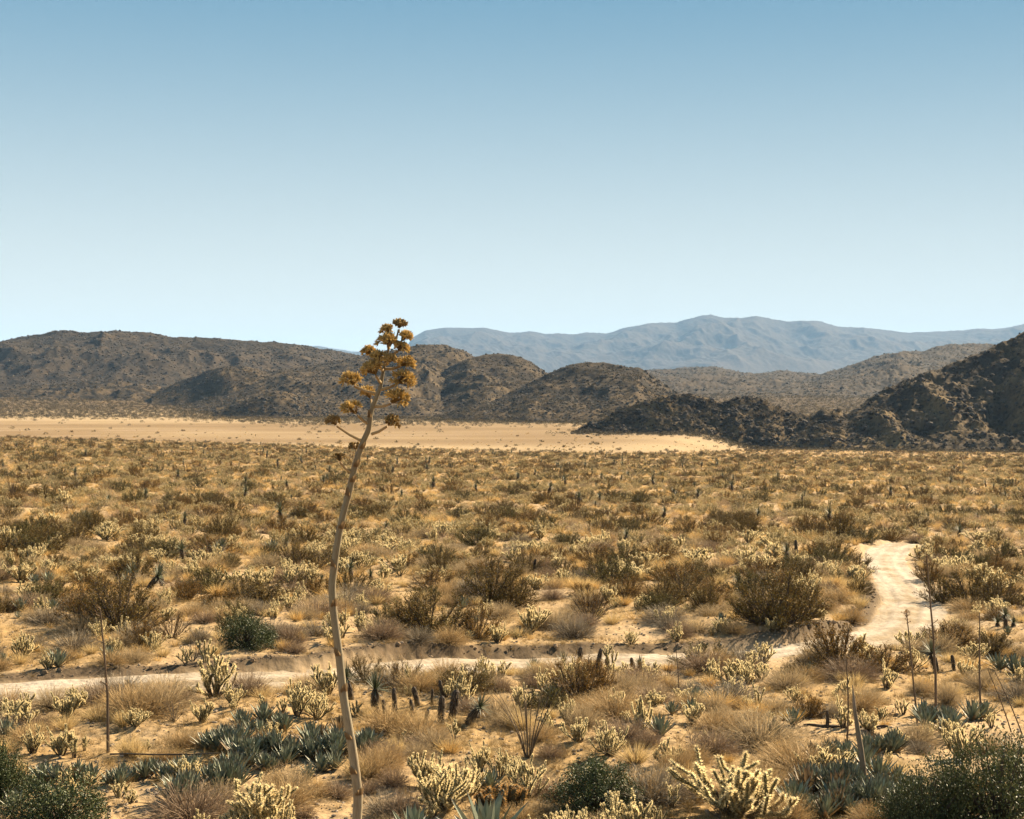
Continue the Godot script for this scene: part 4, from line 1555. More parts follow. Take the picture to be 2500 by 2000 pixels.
func place_by_hand():
	rng.seed = 2024
	# [kind, column, row of the base, height in grid units, width factor, own label, lean]
	var list := [
		# left foreground
		["shr", 140, 2010, 155, 1.25, "broad dark green leafy shrub filling the bottom left corner"], ["shr", 5, 1950, 165, 0.7, "dark green leafy shrub cut by the left edge of the picture"],
		["shr", 602, 1612, 98, 1.05, "dark evergreen shrub on top of the road bank"],
		["cho", 525, 1716, 122, 1.0, "upright cholla with bright arms standing at the near edge of the road"],
		["chb", 640, 2015, 160, 1.2, "large pale cholla at the bottom edge left of the tall stalk"], ["cho", 488, 2035, 70, 1.0, "cholla tips cut by the bottom edge of the picture, left of the largest left cholla"], ["chs", 560, 2030, 90, 1.0],
		["cho", 48, 1757, 82, 1.0], ["cho", 165, 1757, 72, 1.25], ["cho", 82, 1832, 75, 1.0], ["cho", 150, 1838, 82, 1.0], ["cht", 182, 1842, 95, 0.8], ["cht", 205, 1830, 60, 0.8],
		["cho", 330, 1792, 58, 1.1], ["cho", 495, 1787, 64, 1.1], ["chs", 290, 1935, 62, 1.2], ["chs", 320, 1955, 55, 1.2], ["cht", 360, 1840, 50, 1.0], ["chs", 215, 1905, 55, 0.8],
		["tan", 130, 1738, 55, 1.2], ["mau", 245, 1728, 62, 1.25], ["gol", 330, 1768, 95, 1.0], ["tan", 395, 1758, 100, 1.0], ["gol", 20, 1730, 60, 1.2], ["dea", 425, 1784, 62, 1.0],
		["tuf", 312, 1845, 68, 1.0], ["tuf", 335, 1850, 60, 1.0], ["gol", 440, 1835, 60, 0.75], ["tan", 470, 1830, 50, 0.9], ["tuf", 300, 1790, 55, 0.9], ["tuf", 90, 1790, 45, 1.2], ["gol", 400, 1860, 40, 1.4], ["tuf", 360, 1862, 38, 1.2],
		["cre", 290, 1535, 150, 0.85, "big spreading creosote bush behind the thin stalk at the left"], ["creg", 215, 1520, 105, 0.9], ["creg", 345, 1592, 72, 0.8], ["spa", 420, 1568, 70, 0.9], ["gre", 180, 1602, 60, 1.25], ["tan", 325, 1638, 42, 1.25], ["mau", 710, 1602, 52, 1.0],
		["dea", 470, 1636, 74, 1.0], ["cht", 500, 1640, 80, 0.9], ["cht", 455, 1645, 60, 1.0], ["mau", 605, 1719, 66, 0.95], ["tuf", 735, 1602, 40, 0.7], ["cht", 795, 1590, 60, 0.8], ["chs", 835, 1590, 60, 0.9],
		["cho", 725, 1768, 100, 0.75], ["cht", 640, 1768, 72, 0.75], ["cho", 775, 1768, 78, 1.0], ["cho", 800, 1705, 92, 0.85], ["chs", 690, 1765, 60, 0.8], ["cho", 755, 1740, 60, 1.1], ["chs", 868, 1760, 70, 0.8], ["tan", 745, 1712, 50, 0.8],
		["agd", 828, 1812, 52, 1.0, "golden dried agave left of the tall stalk"], ["tan", 708, 1928, 80, 0.9], ["gol", 665, 1930, 62, 0.8], ["mau", 822, 1935, 48, 1.0], ["mau", 745, 1975, 38, 0.9], ["gol", 628, 1830, 32, 1.7], ["tan", 720, 1850, 40, 1.0], ["gol", 775, 1935, 50, 0.9],
		# middle foreground
		["gol", 905, 1900, 82, 1.0], ["gol", 945, 1880, 60, 1.0], ["tuf", 870, 1905, 70, 1.0], ["mau", 960, 1918, 55, 0.9], ["mau", 985, 1990, 84, 0.85, "low mauve grey bush right of the stalk at the bottom"], ["mau", 900, 1925, 40, 1.2], ["tuf", 970, 1850, 62, 0.75],
		["chb", 1085, 1970, 160, 1.0, "tall cholla with upright arms left of the orange hedgehog cactus"], ["cho", 1140, 1945, 100, 0.9], ["chs", 1035, 1942, 62, 0.9], ["chs", 1060, 1985, 45, 1.2], ["hed", 1225, 1966, 62, 1.0, "clump of orange spined hedgehog cactus columns at the bottom centre"],
		["cht", 1110, 1825, 78, 0.9], ["cho", 1172, 1885, 82, 0.8], ["cho", 1222, 1895, 76, 0.8], ["cho", 1258, 1910, 90, 0.65], ["aga", 1195, 1920, 58, 1.1], ["aga", 1160, 1925, 50, 1.0], ["oco", 1290, 1862, 195, 0.95, "fan of bare ocotillo wands in the foreground scrub"],
		["shr", 1450, 1968, 150, 1.1, "round dark green leafy shrub in the middle foreground"], ["chs", 1440, 1925, 85, 0.7], ["chs", 1500, 1935, 70, 0.6], ["mau", 1350, 1940, 62, 1.1], ["mau", 1300, 1920, 50, 1.0], ["tan", 1320, 1975, 45, 1.0],
		["cho", 1350, 2030, 95, 1.0], ["cho", 1440, 2025, 85, 1.0], ["cho", 1540, 2025, 135, 0.85, "spiny cholla at the bottom edge below the round leafy shrub"], ["chs", 1585, 2030, 90, 0.8], ["cho", 1392, 2048, 112, 0.9], ["cho", 1482, 2050, 118, 0.9], ["chs", 1600, 2000, 70, 1.0], ["cho", 1300, 2050, 90, 0.9], ["cho", 700, 2040, 110, 0.9], ["cho", 590, 2000, 90, 1.0], ["chs", 1040, 1995, 60, 1.1], ["shl", 2265, 2040, 200, 0.75, "olive shrub with thin branches joining the big corner shrub on its left"], ["chs", 1700, 2035, 65, 0.9], ["chs", 1640, 1970, 92, 0.7], ["dea", 1285, 2010, 52, 1.5], ["dea", 1400, 1985, 50, 1.4],
		["chs", 1470, 1832, 66, 0.9], ["cho", 1385, 1788, 80, 0.6], ["tan", 1425, 1798, 66, 0.9], ["gol", 1420, 1765, 55, 1.0], ["cho", 1505, 1760, 64, 0.95], ["cho", 1562, 1818, 92, 0.85], ["chs", 1530, 1790, 50, 1.0], ["chs", 1495, 1855, 55, 1.0], ["mau", 1580, 1850, 45, 1.0],
		["gol", 1320, 1830, 45, 1.2], ["mau", 1345, 1862, 42, 1.1], ["tan", 1215, 1768, 75, 0.7], ["mau", 1225, 1698, 44, 0.9], ["mau", 1300, 1690, 38, 0.9], ["cho", 1272, 1748, 70, 0.95], ["cho", 1130, 1734, 98, 0.85, "bleached white cholla behind the row of dark yucca trunks"], ["cho", 1180, 1655, 64, 0.75], ["chs", 1090, 1720, 60, 0.8],
		["gol", 1090, 1668, 62, 1.0], ["tuf", 1110, 1680, 45, 0.7], ["tuf", 1316, 1624, 25, 0.8], ["tuf", 1270, 1655, 30, 1.3], ["tuf", 1245, 1652, 24, 1.2], ["spa", 990, 1692, 88, 0.85], ["cht", 1000, 1690, 90, 0.8], ["cre", 890, 1665, 70, 0.9],
		["yuc", 858, 1715, 100, 0.85], ["yuc", 915, 1752, 118, 0.85], ["yuc", 1138, 1782, 96, 0.9, "green headed yucca leaning at the right end of the trunk row", -0.35], ["yul", 1165, 1765, 60, 0.9],
		["stu", 940, 1755, 44, 1.1, "shortest and leftmost dark yucca trunk of the row"], ["stu", 965, 1766, 80, 0.75, "tall slim dark yucca trunk second from the left in the row"], ["stu", 1020, 1735, 52, 1.3], ["stu", 1008, 1762, 46, 1.1], ["stu", 1054, 1735, 40, 0.9], ["stu", 1082, 1720, 46, 1.1], ["stu", 1076, 1787, 78, 1.1, "thick dark yucca trunk in the middle of the row", 0.06], ["stu", 1102, 1770, 82, 1.25, "bulky dark yucca trunk leaning right in the row", -0.2], ["stu", 1040, 1775, 30, 1.5],
		["tuf", 895, 1760, 48, 1.0], ["tuf", 985, 1765, 36, 1.0], ["gol", 940, 1775, 30, 1.3], ["cht", 985, 1825, 62, 0.7], ["cht", 1005, 1822, 50, 0.7], ["tuf", 1115, 1790, 40, 1.0],
		["yul", 1375, 1628, 82, 0.8, "spiky green yucca left of the twin dark trunks by the road"], ["stu", 1412, 1624, 56, 1.2, "broad leaning dark yucca trunk beside the spiky yucca by the road", -0.25], ["stu", 1453, 1648, 72, 0.8, "slender dark yucca trunk right of the leaning one by the road"], ["stu", 1480, 1625, 30, 1.3], ["cht", 1487, 1628, 82, 0.9], ["yul", 1562, 1622, 66, 0.85], ["stu", 1545, 1620, 32, 1.4], ["cht", 1598, 1642, 62, 0.7], ["dea", 1628, 1644, 50, 1.2],
		["creg", 1415, 1722, 112, 0.75, "golden brown creosote below the twin yucca trunks"], ["creg", 1455, 1712, 80, 0.8], ["mau", 1360, 1718, 50, 0.9], ["stu", 1325, 1672, 20, 1.3], ["stu", 1350, 1674, 18, 1.3],
		["tan", 1570, 1690, 52, 1.1], ["tan", 1600, 1715, 40, 1.2], ["gol", 1640, 1680, 40, 1.0],
		# right foreground
		["chb", 1800, 1992, 195, 1.3, "largest cholla, pale and many armed, right of the bottom centre"], ["cht", 1770, 1990, 150, 1.0], ["chs", 1850, 1975, 110, 0.9], ["dea", 1770, 1995, 60, 1.4],
		["gol", 1922, 2015, 84, 0.9, "rounded golden dry bush at the bottom edge right of the largest cholla"], ["gol", 1905, 1868, 55, 1.1], ["agd", 1985, 1868, 44, 1.2, "straw coloured dried agave before the fallen log"], ["mau", 1700, 1950, 52, 1.1], ["gol", 1650, 1900, 70, 1.0], ["gol", 1690, 1880, 55, 1.1], ["tan", 1620, 1920, 50, 1.0],
		["chs", 1655, 1880, 60, 1.0], ["cho", 1625, 1890, 75, 0.9], ["dea", 1690, 1835, 56, 1.3], ["cht", 1720, 1838, 55, 0.9], ["cho", 1600, 1745, 50, 1.0], ["chs", 1655, 1730, 62, 0.8], ["gre", 1685, 1694, 56, 0.95], ["aga", 1640, 1775, 36, 1.0], ["aga", 1690, 1770, 40, 1.1],
		["shl", 2330, 2025, 215, 0.8, "tall loose olive shrub left of the corner, behind the bottom edge"], ["shl", 2430, 2035, 275, 0.8, "big dark green leafy shrub filling the lower right corner"], ["shl", 2225, 2035, 130, 1.1, "dark leafy shrub at the bottom edge left of the big corner shrub"], ["shl", 2500, 1960, 190, 0.8, "dark green leafy shrub cut by the right edge of the picture"],
		["cho", 2165, 1674, 74, 0.95], ["cho", 1742, 1650, 62, 0.8], ["gol", 1752, 1628, 56, 0.95], ["cho", 1862, 1612, 62, 1.0], ["cho", 1858, 1652, 56, 0.8], ["mau", 1830, 1635, 40, 0.9], ["tuf", 1913, 1662, 38, 1.0], ["tuf", 1955, 1662, 38, 1.0],
		["creg", 2048, 1632, 118, 0.9, "golden creosote bush with dark stems left of the tall thin stalks"], ["cre", 1905, 1548, 135, 1.0, "large olive creosote bush on the bank left of the sandy track"], ["cre", 1850, 1540, 95, 0.9], ["cre", 1960, 1535, 100, 0.8],
		["yuc", 2288, 1635, 92, 0.85, "spiky green yucca on a dark trunk beside the tall thin stalks", 0.12], ["stu", 2330, 1630, 40, 1.2], ["tan", 2315, 1708, 66, 0.65], ["tan", 2245, 1684, 42, 0.75], ["gol", 2285, 1690, 45, 1.0], ["aga", 2440, 1625, 46, 1.2], ["aga", 2475, 1628, 48, 1.2], ["aga", 2500, 1632, 46, 1.2], ["dea", 2420, 1650, 45, 1.4],
		["chs", 2150, 1755, 50, 1.0], ["chs", 2205, 1735, 66, 0.8], ["chs", 2240, 1740, 55, 0.7], ["aga", 2255, 1775, 56, 1.1], ["aga", 2375, 1760, 60, 1.0], ["aga", 2405, 1755, 50, 1.1], ["chs", 2420, 1790, 60, 0.7], ["cho", 2185, 1840, 55, 0.9], ["cho", 2265, 1820, 50, 0.9], ["chs", 2170, 1880, 58, 0.5], ["aga", 1890, 1820, 50, 1.1],
		["tan", 1740, 1758, 54, 0.95], ["tan", 1895, 1745, 54, 1.05], ["creg", 1970, 1755, 62, 0.95], ["tan", 2050, 1745, 44, 0.95], ["tan", 2125, 1708, 46, 0.9], ["tan", 2100, 1700, 40, 1.0], ["gol", 1800, 1735, 40, 1.0], ["tan", 1840, 1780, 48, 1.1], ["tan", 1790, 1790, 40, 1.0], ["cht", 1850, 1745, 86, 0.7], ["chs", 1838, 1768, 40, 0.9], ["dea", 1805, 1812, 66, 0.8], ["chs", 1880, 1775, 45, 0.7],
		["poh", 2240, 1760, 278, 1.0, "thin leaning stalk with a dark seed head standing over the track", 0.1], ["pot", 2286, 1728, 392, 0.9, "tallest thin dead stalk at the right edge of the track", 0.06], ["pol", 2068, 1822, 205, 1.25, "straight dark stalk rising from the agaves beside the broken leaning one"], ["pot", 2395, 1755, 265, 1.1, "thin dead stalk with drooping twigs left of the agave patch at the right", 0.02], ["pol", 2470, 1800, 170, 1.0, "thin stalk leaning left near the right edge", 0.35], ["pol", 2500, 1815, 185, 1.0, "thin stalk leaning left at the very right edge", 0.4],
		["pot", 264, 1838, 360, 1.15, "thin dead stalk with dry twigs on top at the left", 0.04], ["pol", 1658, 1700, 140, 0.9, "thin dark stalk before the grey bush right of centre", 0.06], ["pot", 842, 1560, 105, 0.9, "small dead stalk just right of the tall flower stalk"], ["pol", 2185, 1755, 85, 1.0, "short thin stalk rising from the cholla at the right"],
		# above the road
		["cre", 1200, 1470, 118, 0.95, "tall olive creosote bush in the centre of the plain"], ["cre", 1045, 1568, 122, 1.0, "broad creosote bush on the bank right of the tall stalk"], ["creg", 1165, 1566, 98, 0.75], ["cre", 1255, 1478, 80, 0.9], ["creg", 985, 1560, 80, 0.8],
		["cho", 1300, 1542, 80, 0.85], ["gre", 1400, 1562, 70, 1.0], ["cre", 1285, 1400, 60, 0.9], ["spa", 1440, 1520, 80, 0.8], ["spa", 1435, 1495, 72, 0.8], ["gre", 1640, 1545, 48, 1.0], ["cre", 1620, 1490, 75, 0.9], ["mau", 1660, 1560, 48, 0.9], ["tuf", 1575, 1520, 30, 1.2], ["tuf", 1690, 1545, 35, 1.1],
		["cre", 1725, 1502, 70, 0.85], ["tuf", 1780, 1480, 40, 1.0], ["gol", 2080, 1512, 48, 0.9], ["tuf", 2100, 1495, 45, 0.9], ["mau", 2020, 1465, 40, 1.1],
		["cho", 402, 1478, 58, 0.8], ["cre", 600, 1466, 74, 0.9], ["cho", 730, 1468, 58, 0.9], ["cho", 668, 1528, 56, 0.95], ["cho", 585, 1536, 50, 0.9], ["tan", 477, 1497, 34, 1.2], ["tan", 540, 1502, 40, 1.1], ["mau", 498, 1532, 36, 1.2], ["tan", 87, 1508, 40, 1.2], ["tan", 85, 1380, 30, 1.2], ["tuf", 84, 1444, 18, 1.3],
		["yuc", 327, 1434, 66, 0.9], ["yuc", 360, 1438, 74, 0.9, "yucca leaning right on a dark trunk in the left group", -0.4], ["yuc", 398, 1424, 62, 0.9], ["yuc", 450, 1374, 58, 0.9], ["stu", 473, 1382, 36, 1.2], ["yuc", 505, 1366, 62, 0.9, "yucca leaning right above the left yucca group", -0.45], ["yuc", 540, 1362, 52, 0.9], ["aga", 118, 1428, 32, 1.1], ["aga", 85, 1428, 30, 1.0], ["aga", 48, 1488, 38, 1.0], ["aga", 665, 1350, 38, 1.0],
		["cre", 335, 1412, 68, 1.0], ["cre", 106, 1348, 66, 1.0], ["cre", 180, 1330, 60, 0.9], ["cre", 236, 1306, 62, 0.9], ["cre", 350, 1332, 58, 0.9], ["cre", 540, 1312, 58, 1.0], ["cre", 414, 1264, 50, 1.0], ["cre", 572, 1264, 46, 1.0], ["cre", 715, 1388, 68, 0.95], ["cre", 745, 1325, 55, 1.0], ["gre", 260, 1385, 40, 1.0], ["mau", 700, 1415, 42, 1.1],
		["cho", 118, 1288, 52, 1.3], ["cho", 150, 1240, 46, 1.3], ["yul", 265, 1228, 50, 0.9], ["oco", 30, 1218, 68, 0.9, "grey ocotillo spray at the left edge of the plain"], ["cho", 15, 1330, 60, 1.0],
		["cre", 2036, 1384, 70, 1.0], ["cre", 2095, 1418, 58, 0.8], ["cre", 1977, 1312, 56, 0.9], ["cre", 2048, 1322, 78, 0.8], ["cre", 1820, 1312, 56, 0.95], ["creg", 2266, 1412, 60, 0.75], ["cre", 2375, 1468, 100, 1.0, "large dark creosote right of the upper track"], ["cre", 2300, 1460, 70, 0.9], ["cre", 2440, 1480, 80, 0.9], ["gol", 2036, 1418, 36, 1.2], ["cho", 1828, 1392, 60, 0.9], ["yul", 1715, 1428, 54, 0.85], ["yul", 1805, 1444, 50, 0.9], ["yuc", 1925, 1372, 50, 0.9], ["stu", 1945, 1360, 40, 1.0],
		["yul", 2435, 1532, 50, 0.9], ["yuc", 2456, 1536, 60, 0.8], ["yul", 2474, 1532, 48, 0.9], ["gol", 2360, 1508, 30, 1.4], ["tan", 2345, 1545, 50, 1.1], ["cho", 2305, 1392, 52, 1.0], ["creg", 2180, 1318, 30, 1.2], ["tuf", 2135, 1320, 26, 1.2], ["mau", 2235, 1322, 28, 1.2], ["stu", 2425, 1432, 30, 1.0],
		["yul", 905, 1405, 46, 0.9], ["yuc", 858, 1410, 60, 0.9], ["cho", 935, 1405, 40, 1.4], ["gre", 885, 1500, 36, 0.9], ["tuf", 940, 1440, 28, 1.2], ["tuf", 985, 1425, 26, 1.2], ["tuf", 965, 1468, 26, 1.5], ["cho", 880, 1570, 64, 0.8], ["shr", 925, 1565, 40, 0.9], ["spa", 1050, 1460, 55, 0.8], ["cre", 1075, 1395, 60, 0.9], ["stu", 1302, 1400, 40, 0.9], ["cho", 1360, 1390, 44, 1.2], ["cre", 1465, 1415, 66, 0.9], ["tuf", 1360, 1440, 34, 1.2], ["tuf", 1400, 1435, 34, 1.2],
	]
	for q in list:
		put(q[0], q[1], q[2], q[3], q[4], q[5] if q.size() > 5 else "", q[6] if q.size() > 6 else 0.0)
	agave_patches()
	big_agave()
	broken_stalk()
	logs()


func agave_patches():
	rng.seed = 41
	# [centre column, row, half width, half height, how many, height]
	var spots := [[640, 1800, 75, 14, 10, 50], [560, 1840, 60, 16, 10, 56], [660, 1868, 90, 18, 16, 58], [790, 1860, 60, 28, 14, 62], [540, 1910, 60, 22, 8, 66], [878, 1850, 25, 12, 4, 56], [330, 1895, 110, 14, 12, 48], [170, 1885, 70, 14, 7, 52], [455, 1895, 50, 14, 6, 52], [450, 1955, 30, 10, 3, 78],
		[2010, 1960, 90, 45, 24, 72], [2130, 1930, 70, 50, 16, 66], [2040, 1870, 40, 12, 5, 56], [2140, 1850, 60, 14, 7, 52], [2310, 1790, 60, 16, 6, 54], [2200, 1980, 60, 30, 8, 62]]
	var n := 0
	for s in spots:
		for i in s[4]:
			var a := rr(0, TAU)
			var q := sqrt(rng.randf())
			var px: float = s[0] + cos(a) * q * s[2]
			var py: float = s[1] + sin(a) * q * s[3]
			var dead := rng.randf() < 0.07
			n += 1
			put("agd" if dead else "aga", px, py, s[5] * rr(0.75, 1.12), rr(0.95, 1.2))


func big_agave():
	rng.seed = 43
	# the agave at the bottom edge: every leaf a part
	var bases := [[1185, 2075, 0.78, "large grey green agave with broad pointed leaves at the bottom centre"], [1010, 2055, 0.52, "agave with narrow upright leaves at the bottom edge right of the tall stalk"]]
	var kinds := []
	for k in 4:
		var s := Shape.new()
		agave_leaf(s, Vector3.ZERO, 0.0, 0.0001, 1.0, 0.21 - 0.015 * k, jitter(Color(0.29, 0.33, 0.225), 0.12))
		kinds.append(s.mesh(mats.sword_blue))
	for b in bases:
		var p := ground_point(b[0], b[1])
		var o := thing("agave", b[3], "agave", p)
		for i in 26:
			var t := i / 26.0
			var m := piece("leaf", kinds[rng.randi_range(0, 3)], o)
			var az := i * 2.39996
			var tilt := 0.1 + t * 1.15
			var len_: float = b[2] * rr(0.85, 1.1)
			m.basis = Basis(Vector3.UP, -az) * Basis(Vector3.BACK, -tilt) * Basis().scaled(Vector3(len_, len_, len_))
			m.position = tilted(az, tilt) * 0.05
		claim(Vector2(p.x, p.z), 0.5)


func broken_stalk():
	rng.seed = 47
	var p0 := ground_point(2114, 1925)
	var depth := absf(p0.z)
	var o := thing("broken_stalk", "thick weathered broken stalk leaning left among the agaves", "flower stalk", p0)
	var s := Shape.new()
	var pts := []
	var rad := []
	var cols := []
	var line := [[2114, 1930, 15], [2108, 1880, 14.5], [2102, 1830, 14], [2094, 1780, 12], [2088, 1740, 9], [2085, 1715, 8], [2083, 1690, 4], [2082, 1672, 2]]
	for q in line:
		pts.append(at_px(q[0], q[1], depth) - p0)
		rad.append(q[2] * 0.5 * depth / F)
		cols.append(jitter(Color(0.36, 0.28, 0.19), 0.2))
	s.tube(pts, rad, 10, cols)
	piece("stalk", s.mesh(mats.wood), o)
	var f := Shape.new()
	for i in 14:
		var k := rng.randi_range(1, 6)
		f.blade(pts[k] + sphere_dir() * rad[k] * 0.9, Vector3(rr(-0.3, 0.3), 1, rr(-0.3, 0.3)).normalized(), Vector3(1, 0, 0), rr(0.08, 0.2), 0.012, Vector3.ZERO, 1, Color(0.20, 0.15, 0.10), Color(0.28, 0.21, 0.14))
	piece("splinters", f.mesh(mats.wood), o)


func logs():
	rng.seed = 53
	var list := [[1962, 1786, 2062, 1783, 7, "fallen dark log with an upright stub beside the broken stalk"], [2096, 1786, 2172, 1792, 8, "dark fallen log right of the broken leaning stalk"], [268, 1862, 534, 1874, 4, "long thin fallen stalk lying across the agaves at the left"], [40, 1866, 112, 1888, 4, "short fallen stick beside the bottom left leafy shrub"], [2385, 1648, 2505, 1652, 9, "thick dark fallen trunk below the agave patch at the right edge"], [1790, 1787, 1870, 1790, 3, "thin fallen stick left of the lone agave rosette"], [1785, 1806, 1868, 1808, 3, "lower of two thin fallen sticks left of the lone agave rosette"], [215, 1335, 240, 1342, 3, "small fallen stick on the sand at the far left"]]
	for q in list:
		var a := ground_point(q[0], q[1])
		var b := ground_point(q[2], q[3])
		var r: float = q[4] * 0.5 * absf(a.z) / F
		var lift := 0.16 if q[4] == 4 and q[0] > 200 else r * 0.8
		var o := thing("fallen_log", q[5], "log", a)
		var s := Shape.new()
		var pts := []
		var rad := []
		var cols := []
		for k in 8:
			var t := k / 7.0
			var m := a.lerp(b, t) - a
			m.y = maxf(m.y, ground_height(m.x + a.x, m.z + a.z) - a.y) + lift + rr(-0.01, 0.015)
			pts.append(m)
			rad.append(r * rr(0.85, 1.1) * (1.0 if k < 7 else 0.5))
			cols.append(jitter(Color(0.105, 0.08, 0.06), 0.2))
		s.tube(pts, rad, 8, cols)
		piece("trunk", s.mesh(mats.wood), o)
		if q[0] == 1962:
			var t := Shape.new()
			var m: Vector3 = pts[4]
			t.tube([m + Vector3(0, -0.1, 0), m + Vector3(0.01, 0.12, 0), m + Vector3(0.0, 0.27, 0)], [0.035, 0.03, 0.02], 8, [Color(0.11, 0.085, 0.06), Color(0.11, 0.085, 0.06), Color(0.13, 0.10, 0.07)])
			t.stick(m + Vector3(0, 0.26, 0), m + Vector3(-0.13, 0.21, 0.02), 0.012, 0.008, Color(0.2, 0.15, 0.1), 5)
			piece("stub", t.mesh(mats.wood), o)


# ------------------------------------------------------------------ the plants of the open plain

const BARE := [[130, 1560, 210, 34], [40, 1440, 120, 16], [560, 1548, 200, 22], [460, 1478, 90, 20], [680, 1440, 110, 16], [960, 1420, 90, 14], [900, 1520, 90, 20], [1000, 1450, 70, 14], [1340, 1480, 90, 30], [1560, 1440, 110, 18], [1690, 1590, 150, 12], [1520, 1550, 130, 18], [1300, 1575, 120, 12], [1150, 1340, 60, 7], [590, 1755, 100, 26], [250, 1800, 50, 22], [1180, 1800, 60, 22], [1240, 1720, 60, 20], [2110, 1765, 60, 22], [820, 1985, 90, 26], [1900, 1385, 60, 14], [1850, 1365, 90, 8], [480, 1375, 60, 8], [270, 1330, 70, 14], [1180, 1970, 70, 20], [1650, 1985, 80, 22], [1780, 1680, 60, 14]]


func bare(px: float, py: float) -> bool:
	for b in BARE:
		if Vector2((px - b[0]) / b[2], (py - b[1]) / b[3]).length() < 1.0:
			return true
	return false


func pixel_of(p: Vector3) -> Vector2:
	var q := (p - Vector3(0, EYE, 0)).rotated(Vector3.RIGHT, atan((1000.0 - YH) / F))
	return Vector2(1250.0 + q.x / -q.z * F, 1000.0 - q.y / -q.z * F)


